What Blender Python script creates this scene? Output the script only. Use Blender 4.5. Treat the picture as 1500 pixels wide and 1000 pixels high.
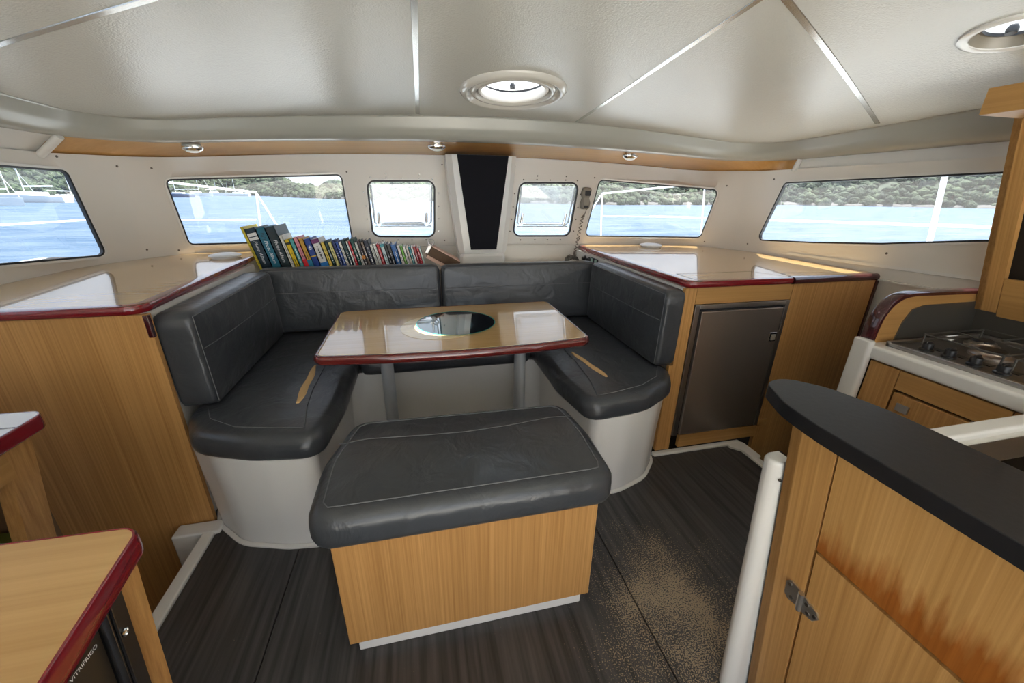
import bpy, bmesh, math, random
from mathutils import Vector, Matrix, geometry
random.seed(7)
for o in list(bpy.data.objects): bpy.data.objects.remove(o, do_unlink=True)
S = bpy.context.scene
C = S.collection
R = math.radians

# ------------------------------------------------------------------ camera, light, exposure
cam = bpy.data.cameras.new('camera'); co = bpy.data.objects.new('camera', cam); C.objects.link(co)
cam.sensor_fit = 'HORIZONTAL'; cam.sensor_width = 36.0; cam.lens = 572 / 1500 * 36; cam.clip_start = .02; cam.clip_end = 3000
_r = Vector((.97494, -.22216, .01144)); _u = Vector((.06773, .34543, .93600)); _f = Vector((.21189, .91177, -.35182))
co.matrix_world = Matrix(((_r.x, _u.x, -_f.x, 0), (_r.y, _u.y, -_f.y, 0), (_r.z, _u.z, -_f.z, 1.25), (0, 0, 0, 1)))
S.camera = co

wd = bpy.data.worlds.new('sky'); S.world = wd; wd.use_nodes = True
nt = wd.node_tree; nt.nodes.clear()
wo = nt.nodes.new('ShaderNodeOutputWorld'); bg = nt.nodes.new('ShaderNodeBackground')
tc = nt.nodes.new('ShaderNodeTexCoord'); sx = nt.nodes.new('ShaderNodeSeparateXYZ'); rp = nt.nodes.new('ShaderNodeValToRGB')
nt.links.new(tc.outputs['Generated'], sx.inputs[0]); nt.links.new(sx.outputs['Z'], rp.inputs[0])
rp.color_ramp.elements[0].position = 0.0; rp.color_ramp.elements[0].color = (1.0, .985, .96, 1)
rp.color_ramp.elements[1].position = .8; rp.color_ramp.elements[1].color = (.60, .74, .95, 1)
nt.links.new(rp.outputs[0], bg.inputs[0]); bg.inputs[1].default_value = 1.9
nt.links.new(bg.outputs[0], wo.inputs[0])

sun = bpy.data.lights.new('sun', 'SUN'); sun.energy = 26.0; sun.angle = R(.6); sun.color = (1, .94, .83)
so = bpy.data.objects.new('sun', sun); C.objects.link(so); so.location = (3, 12, 30)
_d = Vector((-.354, -.19, -1.0)).normalized(); so.rotation_euler = _d.to_track_quat('-Z', 'Y').to_euler()

S.view_settings.view_transform = 'Standard'; S.view_settings.look = 'None'; S.view_settings.gamma = 1
S.view_settings.use_curve_mapping = False; S.view_settings.exposure = 0.68
try:
    S.cycles.max_bounces = 12; S.cycles.transparent_max_bounces = 16; S.cycles.diffuse_bounces = 6
    S.cycles.sample_clamp_indirect = 10
except Exception: pass

# ------------------------------------------------------------------ materials
MATS = {}
def mat(name, col, rough=.5, metal=0., coat=0., bump=None, spec=.5, emit=None, sheen=0):
    m = bpy.data.materials.new(name); m.use_nodes = True
    b = m.node_tree.nodes['Principled BSDF']
    b.inputs['Base Color'].default_value = (*col, 1); b.inputs['Roughness'].default_value = rough
    b.inputs['Metallic'].default_value = metal; b.inputs['Coat Weight'].default_value = coat
    b.inputs['Coat Roughness'].default_value = .03; b.inputs['Specular IOR Level'].default_value = spec
    if emit: b.inputs['Emission Color'].default_value = (*col, 1); b.inputs['Emission Strength'].default_value = emit
    if bump:
        n = m.node_tree; t = n.nodes.new('ShaderNodeTexCoord'); z = n.nodes.new('ShaderNodeTexNoise')
        z.inputs['Scale'].default_value = bump[0]; z.inputs['Detail'].default_value = 3
        u = n.nodes.new('ShaderNodeBump'); u.inputs['Strength'].default_value = bump[1]; u.inputs['Distance'].default_value = bump[2]
        n.links.new(t.outputs['Object'], z.inputs[0]); n.links.new(z.outputs[0], u.inputs['Height']); n.links.new(u.outputs[0], b.inputs['Normal'])
    MATS[name] = m; return m
def wood(name, c1, c2, axis='z', rough=.4, coat=0., fine=70, stain=None, spec=.4, slant=False):
    m = mat(name, c1, rough, coat=coat, spec=spec); n = m.node_tree; b = n.nodes['Principled BSDF']; L = n.links.new
    t = n.nodes.new('ShaderNodeTexCoord'); mp = n.nodes.new('ShaderNodeMapping')
    s = {'x': (.008, 1, 1), 'y': (1, .008, 1), 'z': (1, 1, .008)}[axis]
    if slant: s = (.008, s[1], s[2])      # panel leaning in x: keep the grain running up the face
    mp.inputs['Scale'].default_value = tuple(fine * k for k in s); L(t.outputs['Object'], mp.inputs[0])
    a = n.nodes.new('ShaderNodeTexNoise'); a.inputs['Scale'].default_value = 1.0; a.inputs['Detail'].default_value = 6; a.inputs['Roughness'].default_value = .65
    L(mp.outputs[0], a.inputs[0])
    r = n.nodes.new('ShaderNodeValToRGB'); r.color_ramp.elements[0].position = .3; r.color_ramp.elements[1].position = .7
    r.color_ramp.elements[0].color = (*c2, 1); r.color_ramp.elements[1].color = (*c1, 1); L(a.outputs[0], r.inputs[0])
    out = r.outputs[0]
    # large soft tone changes between veneer leaves
    mp2 = n.nodes.new('ShaderNodeMapping'); mp2.inputs['Scale'].default_value = tuple(7 * max(k, .06) for k in s); L(t.outputs['Object'], mp2.inputs[0])
    a2 = n.nodes.new('ShaderNodeTexNoise'); a2.inputs['Scale'].default_value = 1.; L(mp2.outputs[0], a2.inputs[0])
    mx = n.nodes.new('ShaderNodeMixRGB'); mx.blend_type = 'MULTIPLY'; mx.inputs[0].default_value = .5
    r2 = n.nodes.new('ShaderNodeValToRGB'); r2.color_ramp.elements[0].color = (.72, .68, .62, 1); r2.color_ramp.elements[0].position = .3
    r2.color_ramp.elements[1].position = .65; r2.color_ramp.elements[1].color = (1, 1, 1, 1)
    L(a2.outputs[0], r2.inputs[0]); L(out, mx.inputs[1]); L(r2.outputs[0], mx.inputs[2]); out = mx.outputs[0]
    if stain:   # water stain: ragged darker brown band between two local heights (real wear)
        sp = n.nodes.new('ShaderNodeSeparateXYZ'); L(t.outputs['Object'], sp.inputs[0])
        nz = n.nodes.new('ShaderNodeTexNoise'); mp3 = n.nodes.new('ShaderNodeMapping'); mp3.inputs['Scale'].default_value = (70, 70, 4); L(t.outputs['Object'], mp3.inputs[0]); L(mp3.outputs[0], nz.inputs[0]); nz.inputs['Scale'].default_value = 1; nz.inputs['Detail'].default_value = 4
        ad = n.nodes.new('ShaderNodeMath'); ad.operation = 'MULTIPLY_ADD'; ad.inputs[1].default_value = stain[2]; L(nz.outputs[0], ad.inputs[0]); ay = n.nodes.new('ShaderNodeMath'); ay.operation = 'MULTIPLY_ADD'; ay.inputs[1].default_value = stain[3]; L(sp.outputs['Y'], ay.inputs[0]); L(sp.outputs['Z'], ay.inputs[2]); L(ay.outputs[0], ad.inputs[2])
        mr = n.nodes.new('ShaderNodeMapRange'); mr.inputs['From Min'].default_value = stain[0]; mr.inputs['From Max'].default_value = stain[1]
        mr.inputs['To Min'].default_value = 1; mr.inputs['To Max'].default_value = 0; L(ad.outputs[0], mr.inputs[0])
        m2 = n.nodes.new('ShaderNodeMixRGB'); m2.blend_type = 'MULTIPLY'; L(mr.outputs[0], m2.inputs[0]); L(out, m2.inputs[1]); m2.inputs[2].default_value = (.62, .36, .17, 1); out = m2.outputs[0]
    L(out, b.inputs['Base Color'])
    bp = n.nodes.new('ShaderNodeBump'); bp.inputs['Strength'].default_value = .12; bp.inputs['Distance'].default_value = .0006
    L(a.outputs[0], bp.inputs['Height']); L(bp.outputs[0], b.inputs['Normal'])
    return m

OAK = wood('oak_veneer', (.62, .345, .125), (.39, .19, .055), 'z', .38, fine=150)
OAKP = wood('oak_veneer_leaning', (.64, .36, .13), (.42, .21, .06), 'z', .38, fine=150, slant=True)
OAKY = wood('oak_rail', (.56, .31, .105), (.44, .23, .07), 'y', .38)
OAKX = wood('oak_rail_athwart', (.52, .29, .10), (.40, .21, .065), 'x', .38)
TOPX = wood('lacquered_worktop', (.64, .41, .165), (.55, .33, .12), 'x', .22, coat=.7, fine=60, spec=.5)
TOPT = wood('lacquered_table', (.62, .40, .17), (.55, .34, .13), 'x', .2, coat=1., fine=60, spec=.6)
DESK = wood('desk_top_oak', (.66, .42, .18), (.54, .32, .12), 'x', .42, fine=55)
SOFW = wood('soffit_wood', (.60, .33, .11), (.52, .27, .085), 'x', .25, coat=.35, fine=40)
TRED = mat('table_mahogany_edge', (.11, .013, .011), .2, coat=.8)
RED = mat('red_mahogany_edge', (.20, .008, .014), .18, coat=.8)
DRED = mat('dark_mahogany_edge', (.055, .008, .010), .2, coat=.8)
WHITE = mat('white_gelcoat', (.74, .725, .69), .22, bump=(30, .02, .002))
CREAM = mat('wall_gelcoat', (.70, .665, .61), .3, bump=(40, .03, .002))
CEIL = mat('ceiling_gelcoat', (.60, .595, .55), .24, bump=(170, .55, .0022))
LIPM = mat('shaded_rim_gelcoat', (.38, .375, .33), .25)  # darker than the ceiling: shade on the rim's aft face put into the colour
WSEAT = mat('settee_gelcoat', (.74, .73, .71), .18)
BLACK = mat('black_rubber', (.012, .012, .014), .45)
PANEL = mat('black_panel', (.007, .007, .011), .7, bump=(500, .2, .0004), spec=.15)
CHROME = mat('chrome', (.80, .80, .80), .08, 1.)
STRIP = mat('polished_joint_strip', (.62, .62, .60), .22, .9)
STEEL = mat('brushed_steel', (.42, .40, .38), .32, 1., bump=(400, .05, .0003))
FSTEEL = mat('fridge_steel', (.40, .34, .29), .30, .85)
DSTEEL = mat('dark_dull_steel', (.17, .16, .14), .36, .75)
ALU = mat('aluminium_tube', (.58, .62, .66), .3, .45)
DARK = mat('dark_void', (.02, .014, .009), .7)
GLASSB = mat('dark_table_glass', (.006, .010, .012), .05, coat=1., spec=1.)
GEDGE = mat('green_glass_edge', (.06, .32, .25), .15)
SUN_INLAY = wood('sun_toned_inlay', (.95, .76, .42), (.85, .62, .28), 'x', .2, coat=1., fine=50)  # pale inlay wood, brightened to carry the sun patch on the table
WPLAST = mat('white_plastic', (.82, .82, .80), .35)
GPLAST = mat('grey_plastic', (.22, .195, .155), .35)
BPLAST = mat('black_plastic', (.015, .015, .016), .35)
CORD = mat('cord_grey', (.16, .14, .11), .5)
SEAM = mat('stitching_thread', (.15, .155, .165), .7)
FOAM = mat('torn_lining', (.66, .43, .20), .8, bump=(120, .5, .004))
PAPER = mat('paper', (.85, .83, .77), .8)
TEXTW = mat('white_print', (.9, .9, .9), .6)
TEXTD = mat('dark_print', (.03, .03, .03), .6)
BCOPPER = mat('worn_black_laminate', (.013, .013, .015), .42, bump=(90, .25, .001), spec=.3)
SCREW = mat('screw_metal', (.18, .16, .14), .35, .9)
STUD = mat('snap_stud', (.45, .43, .40), .25, .9)
HRING = mat('glossy_hatch_ring', (.60, .58, .53), .10)
FROST = mat('lamp_diffuser', (.9, .92, .86), .4)

def leather():
    m = mat('slate_leather', (.040, .043, .049), .31, spec=.6); n = m.node_tree; b = n.nodes['Principled BSDF']; L = n.links.new
    t = n.nodes.new('ShaderNodeTexCoord')
    v = n.nodes.new('ShaderNodeTexVoronoi'); v.inputs['Scale'].default_value = 420; L(t.outputs['Object'], v.inputs[0])
    a = n.nodes.new('ShaderNodeTexNoise'); a.inputs['Scale'].default_value = 9; a.inputs['Detail'].default_value = 4; a.inputs['Distortion'].default_value = .6; L(t.outputs['Object'], a.inputs[0])
    b1 = n.nodes.new('ShaderNodeBump'); b1.inputs['Strength'].default_value = .12; b1.inputs['Distance'].default_value = .0006; L(v.outputs[0], b1.inputs['Height'])
    b2 = n.nodes.new('ShaderNodeBump'); b2.inputs['Strength'].default_value = .65; b2.inputs['Distance'].default_value = .012; L(a.outputs[0], b2.inputs['Height']); L(b1.outputs[0], b2.inputs['Normal'])
    L(b2.outputs[0], b.inputs['Normal'])
    r = n.nodes.new('ShaderNodeValToRGB'); r.color_ramp.elements[0].color = (.036, .040, .046, 1); r.color_ramp.elements[1].color = (.058, .063, .071, 1); L(a.outputs[0], r.inputs[0]); L(r.outputs[0], b.inputs['Base Color'])
    return m
LEATHER = leather()

def floor_mat():
    m = mat('dark_floor_laminate', (.03, .028, .027), .38); n = m.node_tree; b = n.nodes['Principled BSDF']; L = n.links.new
    g = n.nodes.new('ShaderNodeNewGeometry'); mp = n.nodes.new('ShaderNodeMapping'); mp.inputs['Scale'].default_value = (55, 2.2, 1); L(g.outputs['Position'], mp.inputs[0])
    a = n.nodes.new('ShaderNodeTexNoise'); a.inputs['Scale'].default_value = 1; a.inputs['Detail'].default_value = 5; L(mp.outputs[0], a.inputs[0])
    r = n.nodes.new('ShaderNodeValToRGB'); r.color_ramp.elements[0].color = (.018, .017, .017, 1); r.color_ramp.elements[1].color = (.085, .080, .078, 1)
    r.color_ramp.elements[0].position = .3; r.color_ramp.elements[1].position = .72; L(a.outputs[0], r.inputs[0])
    # worn sandy patch with a shape of its own where people step
    d = n.nodes.new('ShaderNodeVectorMath'); d.operation = 'DISTANCE'; mp2 = n.nodes.new('ShaderNodeMapping'); L(g.outputs['Position'], mp2.inputs[0])
    mp2.inputs['Scale'].default_value = (1.0, .8, 1); mp2.inputs['Rotation'].default_value = (0, 0, R(-38)); L(mp2.outputs[0], d.inputs[0])
    ca, sa = math.cos(R(-38)), math.sin(R(-38)); px, py = .72 * 1.0, .74 * .8
    d.inputs[1].default_value = (px * ca - py * sa, px * sa + py * ca, 0)
    sp = n.nodes.new('ShaderNodeTexNoise'); sp.inputs['Scale'].default_value = 230; sp.inputs['Detail'].default_value = 3; L(g.outputs['Position'], sp.inputs[0])
    lo = n.nodes.new('ShaderNodeTexNoise'); lo.inputs['Scale'].default_value = 7; L(g.outputs['Position'], lo.inputs[0])
    mr = n.nodes.new('ShaderNodeMapRange'); mr.inputs['From Min'].default_value = .10; mr.inputs['From Max'].default_value = .42; mr.inputs['To Min'].default_value = .16; mr.inputs['To Max'].default_value = -.12; L(d.outputs['Value'], mr.inputs[0])
    s1 = n.nodes.new('ShaderNodeMath'); s1.operation = 'ADD'; L(mr.outputs[0], s1.inputs[0]); L(sp.outputs[0], s1.inputs[1])
    s2 = n.nodes.new('ShaderNodeMath'); s2.operation = 'MULTIPLY_ADD'; L(lo.outputs[0], s2.inputs[0]); s2.inputs[1].default_value = .35; L(s1.outputs[0], s2.inputs[2])
    m1 = n.nodes.new('ShaderNodeMapRange'); m1.inputs['From Min'].default_value = .80; m1.inputs['From Max'].default_value = .86; L(s2.outputs[0], m1.inputs[0])
    mx = n.nodes.new('ShaderNodeMixRGB'); L(m1.outputs[0], mx.inputs[0]); L(r.outputs[0], mx.inputs[1]); mx.inputs[2].default_value = (.36, .275, .18, 1)
    L(mx.outputs[0], b.inputs['Base Color'])
    return m
FLOORM = floor_mat()

def glass(name, tint, haze=.0):
    """thin acrylic: tinted see-through, mirror-like at glancing angles, a thin white veil put in for glare"""
    m = bpy.data.materials.new(name); m.use_nodes = True; n = m.node_tree; n.nodes.clear(); L = n.links.new
    o = n.nodes.new('ShaderNodeOutputMaterial'); t = n.nodes.new('ShaderNodeBsdfTransparent'); t.inputs[0].default_value = (*tint, 1)
    g = n.nodes.new('ShaderNodeBsdfGlossy'); g.inputs['Roughness'].default_value = .02
    lw = n.nodes.new('ShaderNodeLayerWeight'); lw.inputs[0].default_value = .5
    pw = n.nodes.new('ShaderNodeMath'); pw.operation = 'POWER'; pw.inputs[1].default_value = 5; L(lw.outputs['Facing'], pw.inputs[0])
    ma = n.nodes.new('ShaderNodeMath'); ma.operation = 'MULTIPLY_ADD'; ma.inputs[1].default_value = .85; ma.inputs[2].default_value = .04; L(pw.outputs[0], ma.inputs[0])
    last = t.outputs[0]
    if haze:  # white veil added for the washed-out glare in the panes
        tr = n.nodes.new('ShaderNodeBsdfTranslucent'); tr.inputs[0].default_value = (.9, .92, .95, 1); mh = n.nodes.new('ShaderNodeMixShader'); mh.inputs[0].default_value = haze
        L(last, mh.inputs[1]); L(tr.outputs[0], mh.inputs[2]); last = mh.outputs[0]
    mx = n.nodes.new('ShaderNodeMixShader'); L(ma.outputs[0], mx.inputs[0]); L(last, mx.inputs[1]); L(g.outputs[0], mx.inputs[2]); L(mx.outputs[0], o.inputs[0])
    return m
TINT = glass('tinted_window_acrylic', (.33, .365, .41), .03)
TINTS = glass('clear_hatch_acrylic', (.52, .56, .60), .03)
MILKY = glass('hazed_hatch_acrylic', (.40, .43, .47), .13)
CLEAR = glass('skylight_acrylic', (.75, .80, .85), .04)

# ------------------------------------------------------------------ mesh helpers
LOC = {}
def obj(name, bm, m, parent=None, smooth=True, angle=50):
    me = bpy.data.meshes.new(name); bmesh.ops.recalc_face_normals(bm, faces=bm.faces[:])
    if parent is not None: o0 = LOC[parent]
    else:
        vs = [v.co for v in bm.verts]
        o0 = Vector(((min(v.x for v in vs) + max(v.x for v in vs)) / 2, (min(v.y for v in vs) + max(v.y for v in vs)) / 2, min(v.z for v in vs)))
    bmesh.ops.translate(bm, verts=bm.verts[:], vec=-o0)
    bm.to_mesh(me); bm.free()
    if smooth:
        for p in me.polygons: p.use_smooth = True
        me.set_sharp_from_angle(angle=R(angle))
    for k in (m if isinstance(m, (list, tuple)) else [m]): me.materials.append(k)
    o = bpy.data.objects.new(name, me); C.objects.link(o); LOC[o] = o0
    if smooth and angle < 80: o.modifiers.new('weighted_normal', 'WEIGHTED_NORMAL').keep_sharp = True
    if parent is not None: o.parent = parent
    else: o.location = o0
    return o
def thing(name, label, cat, loc, group=None):
    o = bpy.data.objects.new(name, None); C.objects.link(o); o.empty_display_size = .05
    o.location = loc; LOC[o] = Vector(loc); return tag(o, label, cat, group)
def tag(o, label, cat, group=None):
    o['label'] = label; o['category'] = cat
    if group: o['group'] = group
    return o
def struct(o, label=None):
    o['kind'] = 'structure'
    if label: o['label'] = label
    return o
def sgroup(name, label, loc=(0, 0, 0)):
    o = bpy.data.objects.new(name, None); C.objects.link(o); o.location = loc; LOC[o] = Vector(loc); o.empty_display_size = .05
    return struct(o, label)
def nb(): return bmesh.new()
def box(bm, a, b, bev=0., seg=2):
    t = bmesh.new(); x0, y0, z0 = a; x1, y1, z1 = b
    v = [t.verts.new(p) for p in ((x0, y0, z0), (x1, y0, z0), (x1, y1, z0), (x0, y1, z0), (x0, y0, z1), (x1, y0, z1), (x1, y1, z1), (x0, y1, z1))]
    for f in ((0, 3, 2, 1), (4, 5, 6, 7), (0, 1, 5, 4), (1, 2, 6, 5), (2, 3, 7, 6), (3, 0, 4, 7)): t.faces.new([v[i] for i in f])
    if bev: bmesh.ops.bevel(t, geom=t.edges[:], offset=bev, segments=seg, affect='EDGES', profile=.5)
    merge(bm, t); return bm
def merge(bm, t, M=None):
    me = bpy.data.meshes.new('tmp')
    if M is not None: bmesh.ops.transform(t, matrix=M, verts=t.verts[:])
    t.to_mesh(me); t.free(); bm.from_mesh(me); bpy.data.meshes.remove(me)
def fillet(pts, rad, n=10, closed=False):
    out = [] if closed else [pts[0]]; N = len(pts)
    rng = range(N) if closed else range(1, N - 1)
    for i in rng:
        p0, p1, p2 = pts[i - 1], pts[i], pts[(i + 1) % N]; r = rad[i] if isinstance(rad, (list, tuple)) else rad
        a = (p0[0] - p1[0], p0[1] - p1[1]); b = (p2[0] - p1[0], p2[1] - p1[1]); la = math.hypot(*a); lb = math.hypot(*b)
        a = (a[0] / la, a[1] / la); b = (b[0] / lb, b[1] / lb); ang = math.acos(max(-1, min(1, a[0] * b[0] + a[1] * b[1])))
        if r <= 0 or ang > 3.13: out.append(p1); continue
        t = r / math.tan(ang / 2)
        if closed: t = min(t, la * .49, lb * .49)
        else: t = min(t, la * .49 if i > 1 else la * .9, lb * .49 if i < N - 2 else lb * .9)
        r2 = t * math.tan(ang / 2)
        bis = (a[0] + b[0], a[1] + b[1]); lbis = math.hypot(*bis); d = r2 / math.sin(ang / 2); c = (p1[0] + bis[0] / lbis * d, p1[1] + bis[1] / lbis * d)
        s = (p1[0] + a[0] * t, p1[1] + a[1] * t); e = (p1[0] + b[0] * t, p1[1] + b[1] * t)
        a0 = math.atan2(s[1] - c[1], s[0] - c[0]); a1 = math.atan2(e[1] - c[1], e[0] - c[0]); da = (a1 - a0 + math.pi) % (2 * math.pi) - math.pi
        for k in range(n + 1):
            q = a0 + da * k / n; out.append((c[0] + r2 * math.cos(q), c[1] + r2 * math.sin(q)))
    if not closed: out.append(pts[-1])
    return out
def area2(p): return sum(p[i - 1][0] * p[i][1] - p[i][0] * p[i - 1][1] for i in range(len(p)))
def offset(poly, d):      # positive d = inwards for a CCW polygon
    if area2(poly) < 0: d = -d
    out = []; N = len(poly)
    for i in range(N):
        a, p, b = poly[i - 1], poly[i], poly[(i + 1) % N]
        e1 = (p[0] - a[0], p[1] - a[1]); e2 = (b[0] - p[0], b[1] - p[1]); l1 = math.hypot(*e1) or 1; l2 = math.hypot(*e2) or 1
        n1 = (-e1[1] / l1, e1[0] / l1); n2 = (-e2[1] / l2, e2[0] / l2); n = (n1[0] + n2[0], n1[1] + n2[1]); ln = math.hypot(*n) or 1
        k = max(.5, (n[0] * n1[0] + n[1] * n1[1]) / ln)
        out.append((p[0] + n[0] / ln * d / k, p[1] + n[1] / ln * d / k))
    return out
def resample(poly, N):
    P = poly + [poly[0]]; s = [0]
    for a, b in zip(P, P[1:]): s.append(s[-1] + math.hypot(b[0] - a[0], b[1] - a[1]))
    out = []; j = 0
    for i in range(N):
        t = s[-1] * i / N
        while s[j + 1] < t: j += 1
        u = (t - s[j]) / max(1e-9, s[j + 1] - s[j]); out.append((P[j][0] + (P[j + 1][0] - P[j][0]) * u, P[j][1] + (P[j + 1][1] - P[j][1]) * u))
    return out
def loops(bm, rings, cap0=True, cap1=True, closed=True, f=lambda p: p):
    V = [[bm.verts.new(f(p)) for p in r] for r in rings]
    for A, B in zip(V, V[1:]):
        n = len(A)
        for i in range(n if closed else n - 1):
            try: bm.faces.new((A[i], A[(i + 1) % n], B[(i + 1) % n], B[i]))
            except ValueError: pass
    if cap0: bm.faces.new(V[0][::-1])
    if cap1: bm.faces.new(V[-1])
    return V
def prism(bm, poly, z0, z1, bev=0., f=lambda p: p, seg=3):
    if bev:
        rings = [[(x, y, z0) for x, y in poly]]
        for k in range(seg + 1):
            a = math.pi / 2 * k / seg; q = offset(poly, bev * (1 - math.cos(a))) if k else poly
            rings.append([(x, y, z1 - bev + bev * math.sin(a)) for x, y in q])
    else: rings = [[(x, y, z0) for x, y in poly], [(x, y, z1) for x, y in poly]]
    loops(bm, rings, f=f); return bm
def tube(bm, pts, r, n=8, closed=False, cap=True):
    pts = [Vector(p) for p in pts]; rings = []; N = len(pts); up = None
    for i, p in enumerate(pts):
        a = pts[i - 1] if (i or closed) else p; b = pts[(i + 1) % N] if (i < N - 1 or closed) else p
        t = (b - a).normalized()
        if up is None: up = Vector((0, 0, 1)) if abs(t.z) < .9 else Vector((1, 0, 0))
        u = t.cross(up)
        if u.length < 1e-6: u = t.cross(Vector((0, 1, 0)))
        u.normalize(); w = u.cross(t); up = w
        rr = r[i] if isinstance(r, (list, tuple)) else r
        rings.append([p + (u * math.cos(2 * math.pi * k / n) + w * math.sin(2 * math.pi * k / n)) * rr for k in range(n)])
    if closed: rings.append(rings[0])
    loops(bm, rings, cap0=cap and not closed, cap1=cap and not closed)
    return bm
def lathe(bm, prof, c=(0, 0, 0), n=40, M=None, cap0=False, cap1=False):
    t = bmesh.new(); loops(t, [[(r * math.cos(2 * math.pi * k / n), r * math.sin(2 * math.pi * k / n), z) for k in range(n)] for r, z in prof], cap0, cap1)
    merge(bm, t, M if M is not None else Matrix.Translation(c)); return bm
def inside(p, poly):
    x, y = p; c = False; N = len(poly)
    for i in range(N):
        x1, y1 = poly[i - 1]; x2, y2 = poly[i]
        if (y1 > y) != (y2 > y) and x < (x2 - x1) * (y - y1) / (y2 - y1) + x1: c = not c
    return c
def near(p, poly, d):
    for i in range(len(poly)):
        a, b = poly[i - 1], poly[i]; ex, ey = b[0] - a[0], b[1] - a[1]; l = ex * ex + ey * ey or 1e-9
        t = max(0, min(1, ((p[0] - a[0]) * ex + (p[1] - a[1]) * ey) / l))
        if math.hypot(p[0] - a[0] - ex * t, p[1] - a[1] - ey * t) < d: return True
    return False
def sheet(outer, holes, step, stepy=None):
    """2-D triangulation of an outline with holes and inner grid points"""
    stepy = stepy or step; V = []; Ed = []
    for lp in [outer] + holes:
        k = len(V); V += [Vector(p) for p in lp]; Ed += [(k + i, k + (i + 1) % len(lp)) for i in range(len(lp))]
    x0 = min(p[0] for p in outer); x1 = max(p[0] for p in outer); y0 = min(p[1] for p in outer); y1 = max(p[1] for p in outer)
    x = x0 + step
    while x < x1:
        y = y0 + stepy
        while y < y1:
            p = (x, y)
            if inside(p, outer) and not near(p, outer, step * .3) and not any(inside(p, h) or near(p, h, step * .3) for h in holes): V.append(Vector(p))
            y += stepy
        x += step
    vo, eo, fo, *_ = geometry.delaunay_2d_cdt(V, Ed, [], 0, 1e-6)
    fs = []
    for f in fo:
        c = sum((vo[i] for i in f), Vector((0, 0))) / len(f)
        if inside(c, outer) and not any(inside(c, h) for h in holes): fs.append(list(f))
    return [tuple(v) for v in vo], fs
def shell(bm, outer, holes, step, fa, fb, stepy=None):
    V, F = sheet(outer, holes, step, stepy)
    A = [bm.verts.new(fa(*v)) for v in V]; B = [bm.verts.new(fb(*v)) for v in V]; cnt = {}
    for f in F:
        bm.faces.new([A[i] for i in f]); bm.faces.new([B[i] for i in f[::-1]])
        for i in range(len(f)):
            e = (f[i - 1], f[i]); cnt.setdefault(tuple(sorted(e)), []).append(e)
    for k, es in cnt.items():
        if len(es) == 1:
            a, b = es[0]; bm.faces.new((A[b], A[a], B[a], B[b]))
    for v in [v for v in bm.verts if not v.link_faces]: bm.verts.remove(v)
    return bm
_tc = {}
def text_poly(body, size, shear=0.):
    cu = bpy.data.curves.new('txt', 'FONT'); cu.body = body; cu.size = size; cu.shear = shear; cu.resolution_u = 2
    o = bpy.data.objects.new('txt', cu); C.objects.link(o); bpy.context.view_layer.update()
    me = bpy.data.meshes.new_from_object(o.evaluated_get(bpy.context.evaluated_depsgraph_get()))
    r = ([tuple(v.co) for v in me.vertices], [tuple(p.vertices) for p in me.polygons])
    bpy.data.objects.remove(o); bpy.data.curves.remove(cu); bpy.data.meshes.remove(me); return r
def add_text(bm, body, size, f, shear=0.):
    V, F = text_poly(body, size, shear); vs = [bm.verts.new(f(v[0], v[1])) for v in V]
    for q in F:
        try: bm.faces.new([vs[i] for i in q])
        except ValueError: pass
    return (max(v[0] for v in V) if V else 0)
def rrect(x0, x1, y0, y1, r, n=6): return fillet([(x0, y0), (x1, y0), (x1, y1), (x0, y1)], r, n, True)
def cushion(name, poly, z0, z1, r, parent, puff=.012, f=lambda p: p, N=72, m=None):
    poly = resample(poly if area2(poly) > 0 else poly[::-1], N); bm = nb(); rings = []
    for k in range(5):
        a = math.pi / 2 * k / 4; rings.append([(x, y, z0 + r * .7 * (1 - math.sin(a))) for x, y in offset(poly, r * .7 * (1 - math.cos(a)))])
    rings = rings[::-1]
    rings[0] = [(x, y, z0) for x, y in offset(poly, r * .7)]
    for k in range(6):
        a = math.pi / 2 * k / 5; rings.append([(x, y, z1 - r + r * math.sin(a)) for x, y in offset(poly, r * (1 - math.cos(a)))])
    c = (sum(p[0] for p in poly) / N, sum(p[1] for p in poly) / N); base = offset(poly, r)
    for u in (.12, .3, .55, .8):
        rings.append([(p[0] + (c[0] - p[0]) * u, p[1] + (c[1] - p[1]) * u, z1 + puff * (1 - (1 - u) ** 2)) for p in base])
    loops(bm, rings, f=f); return obj(name, bm, m or LEATHER, parent, angle=80)
def seam(name, pts, parent, r=.0016, m=None):
    return obj(name, tube(nb(), pts, r, 5), m or SEAM, parent)

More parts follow.
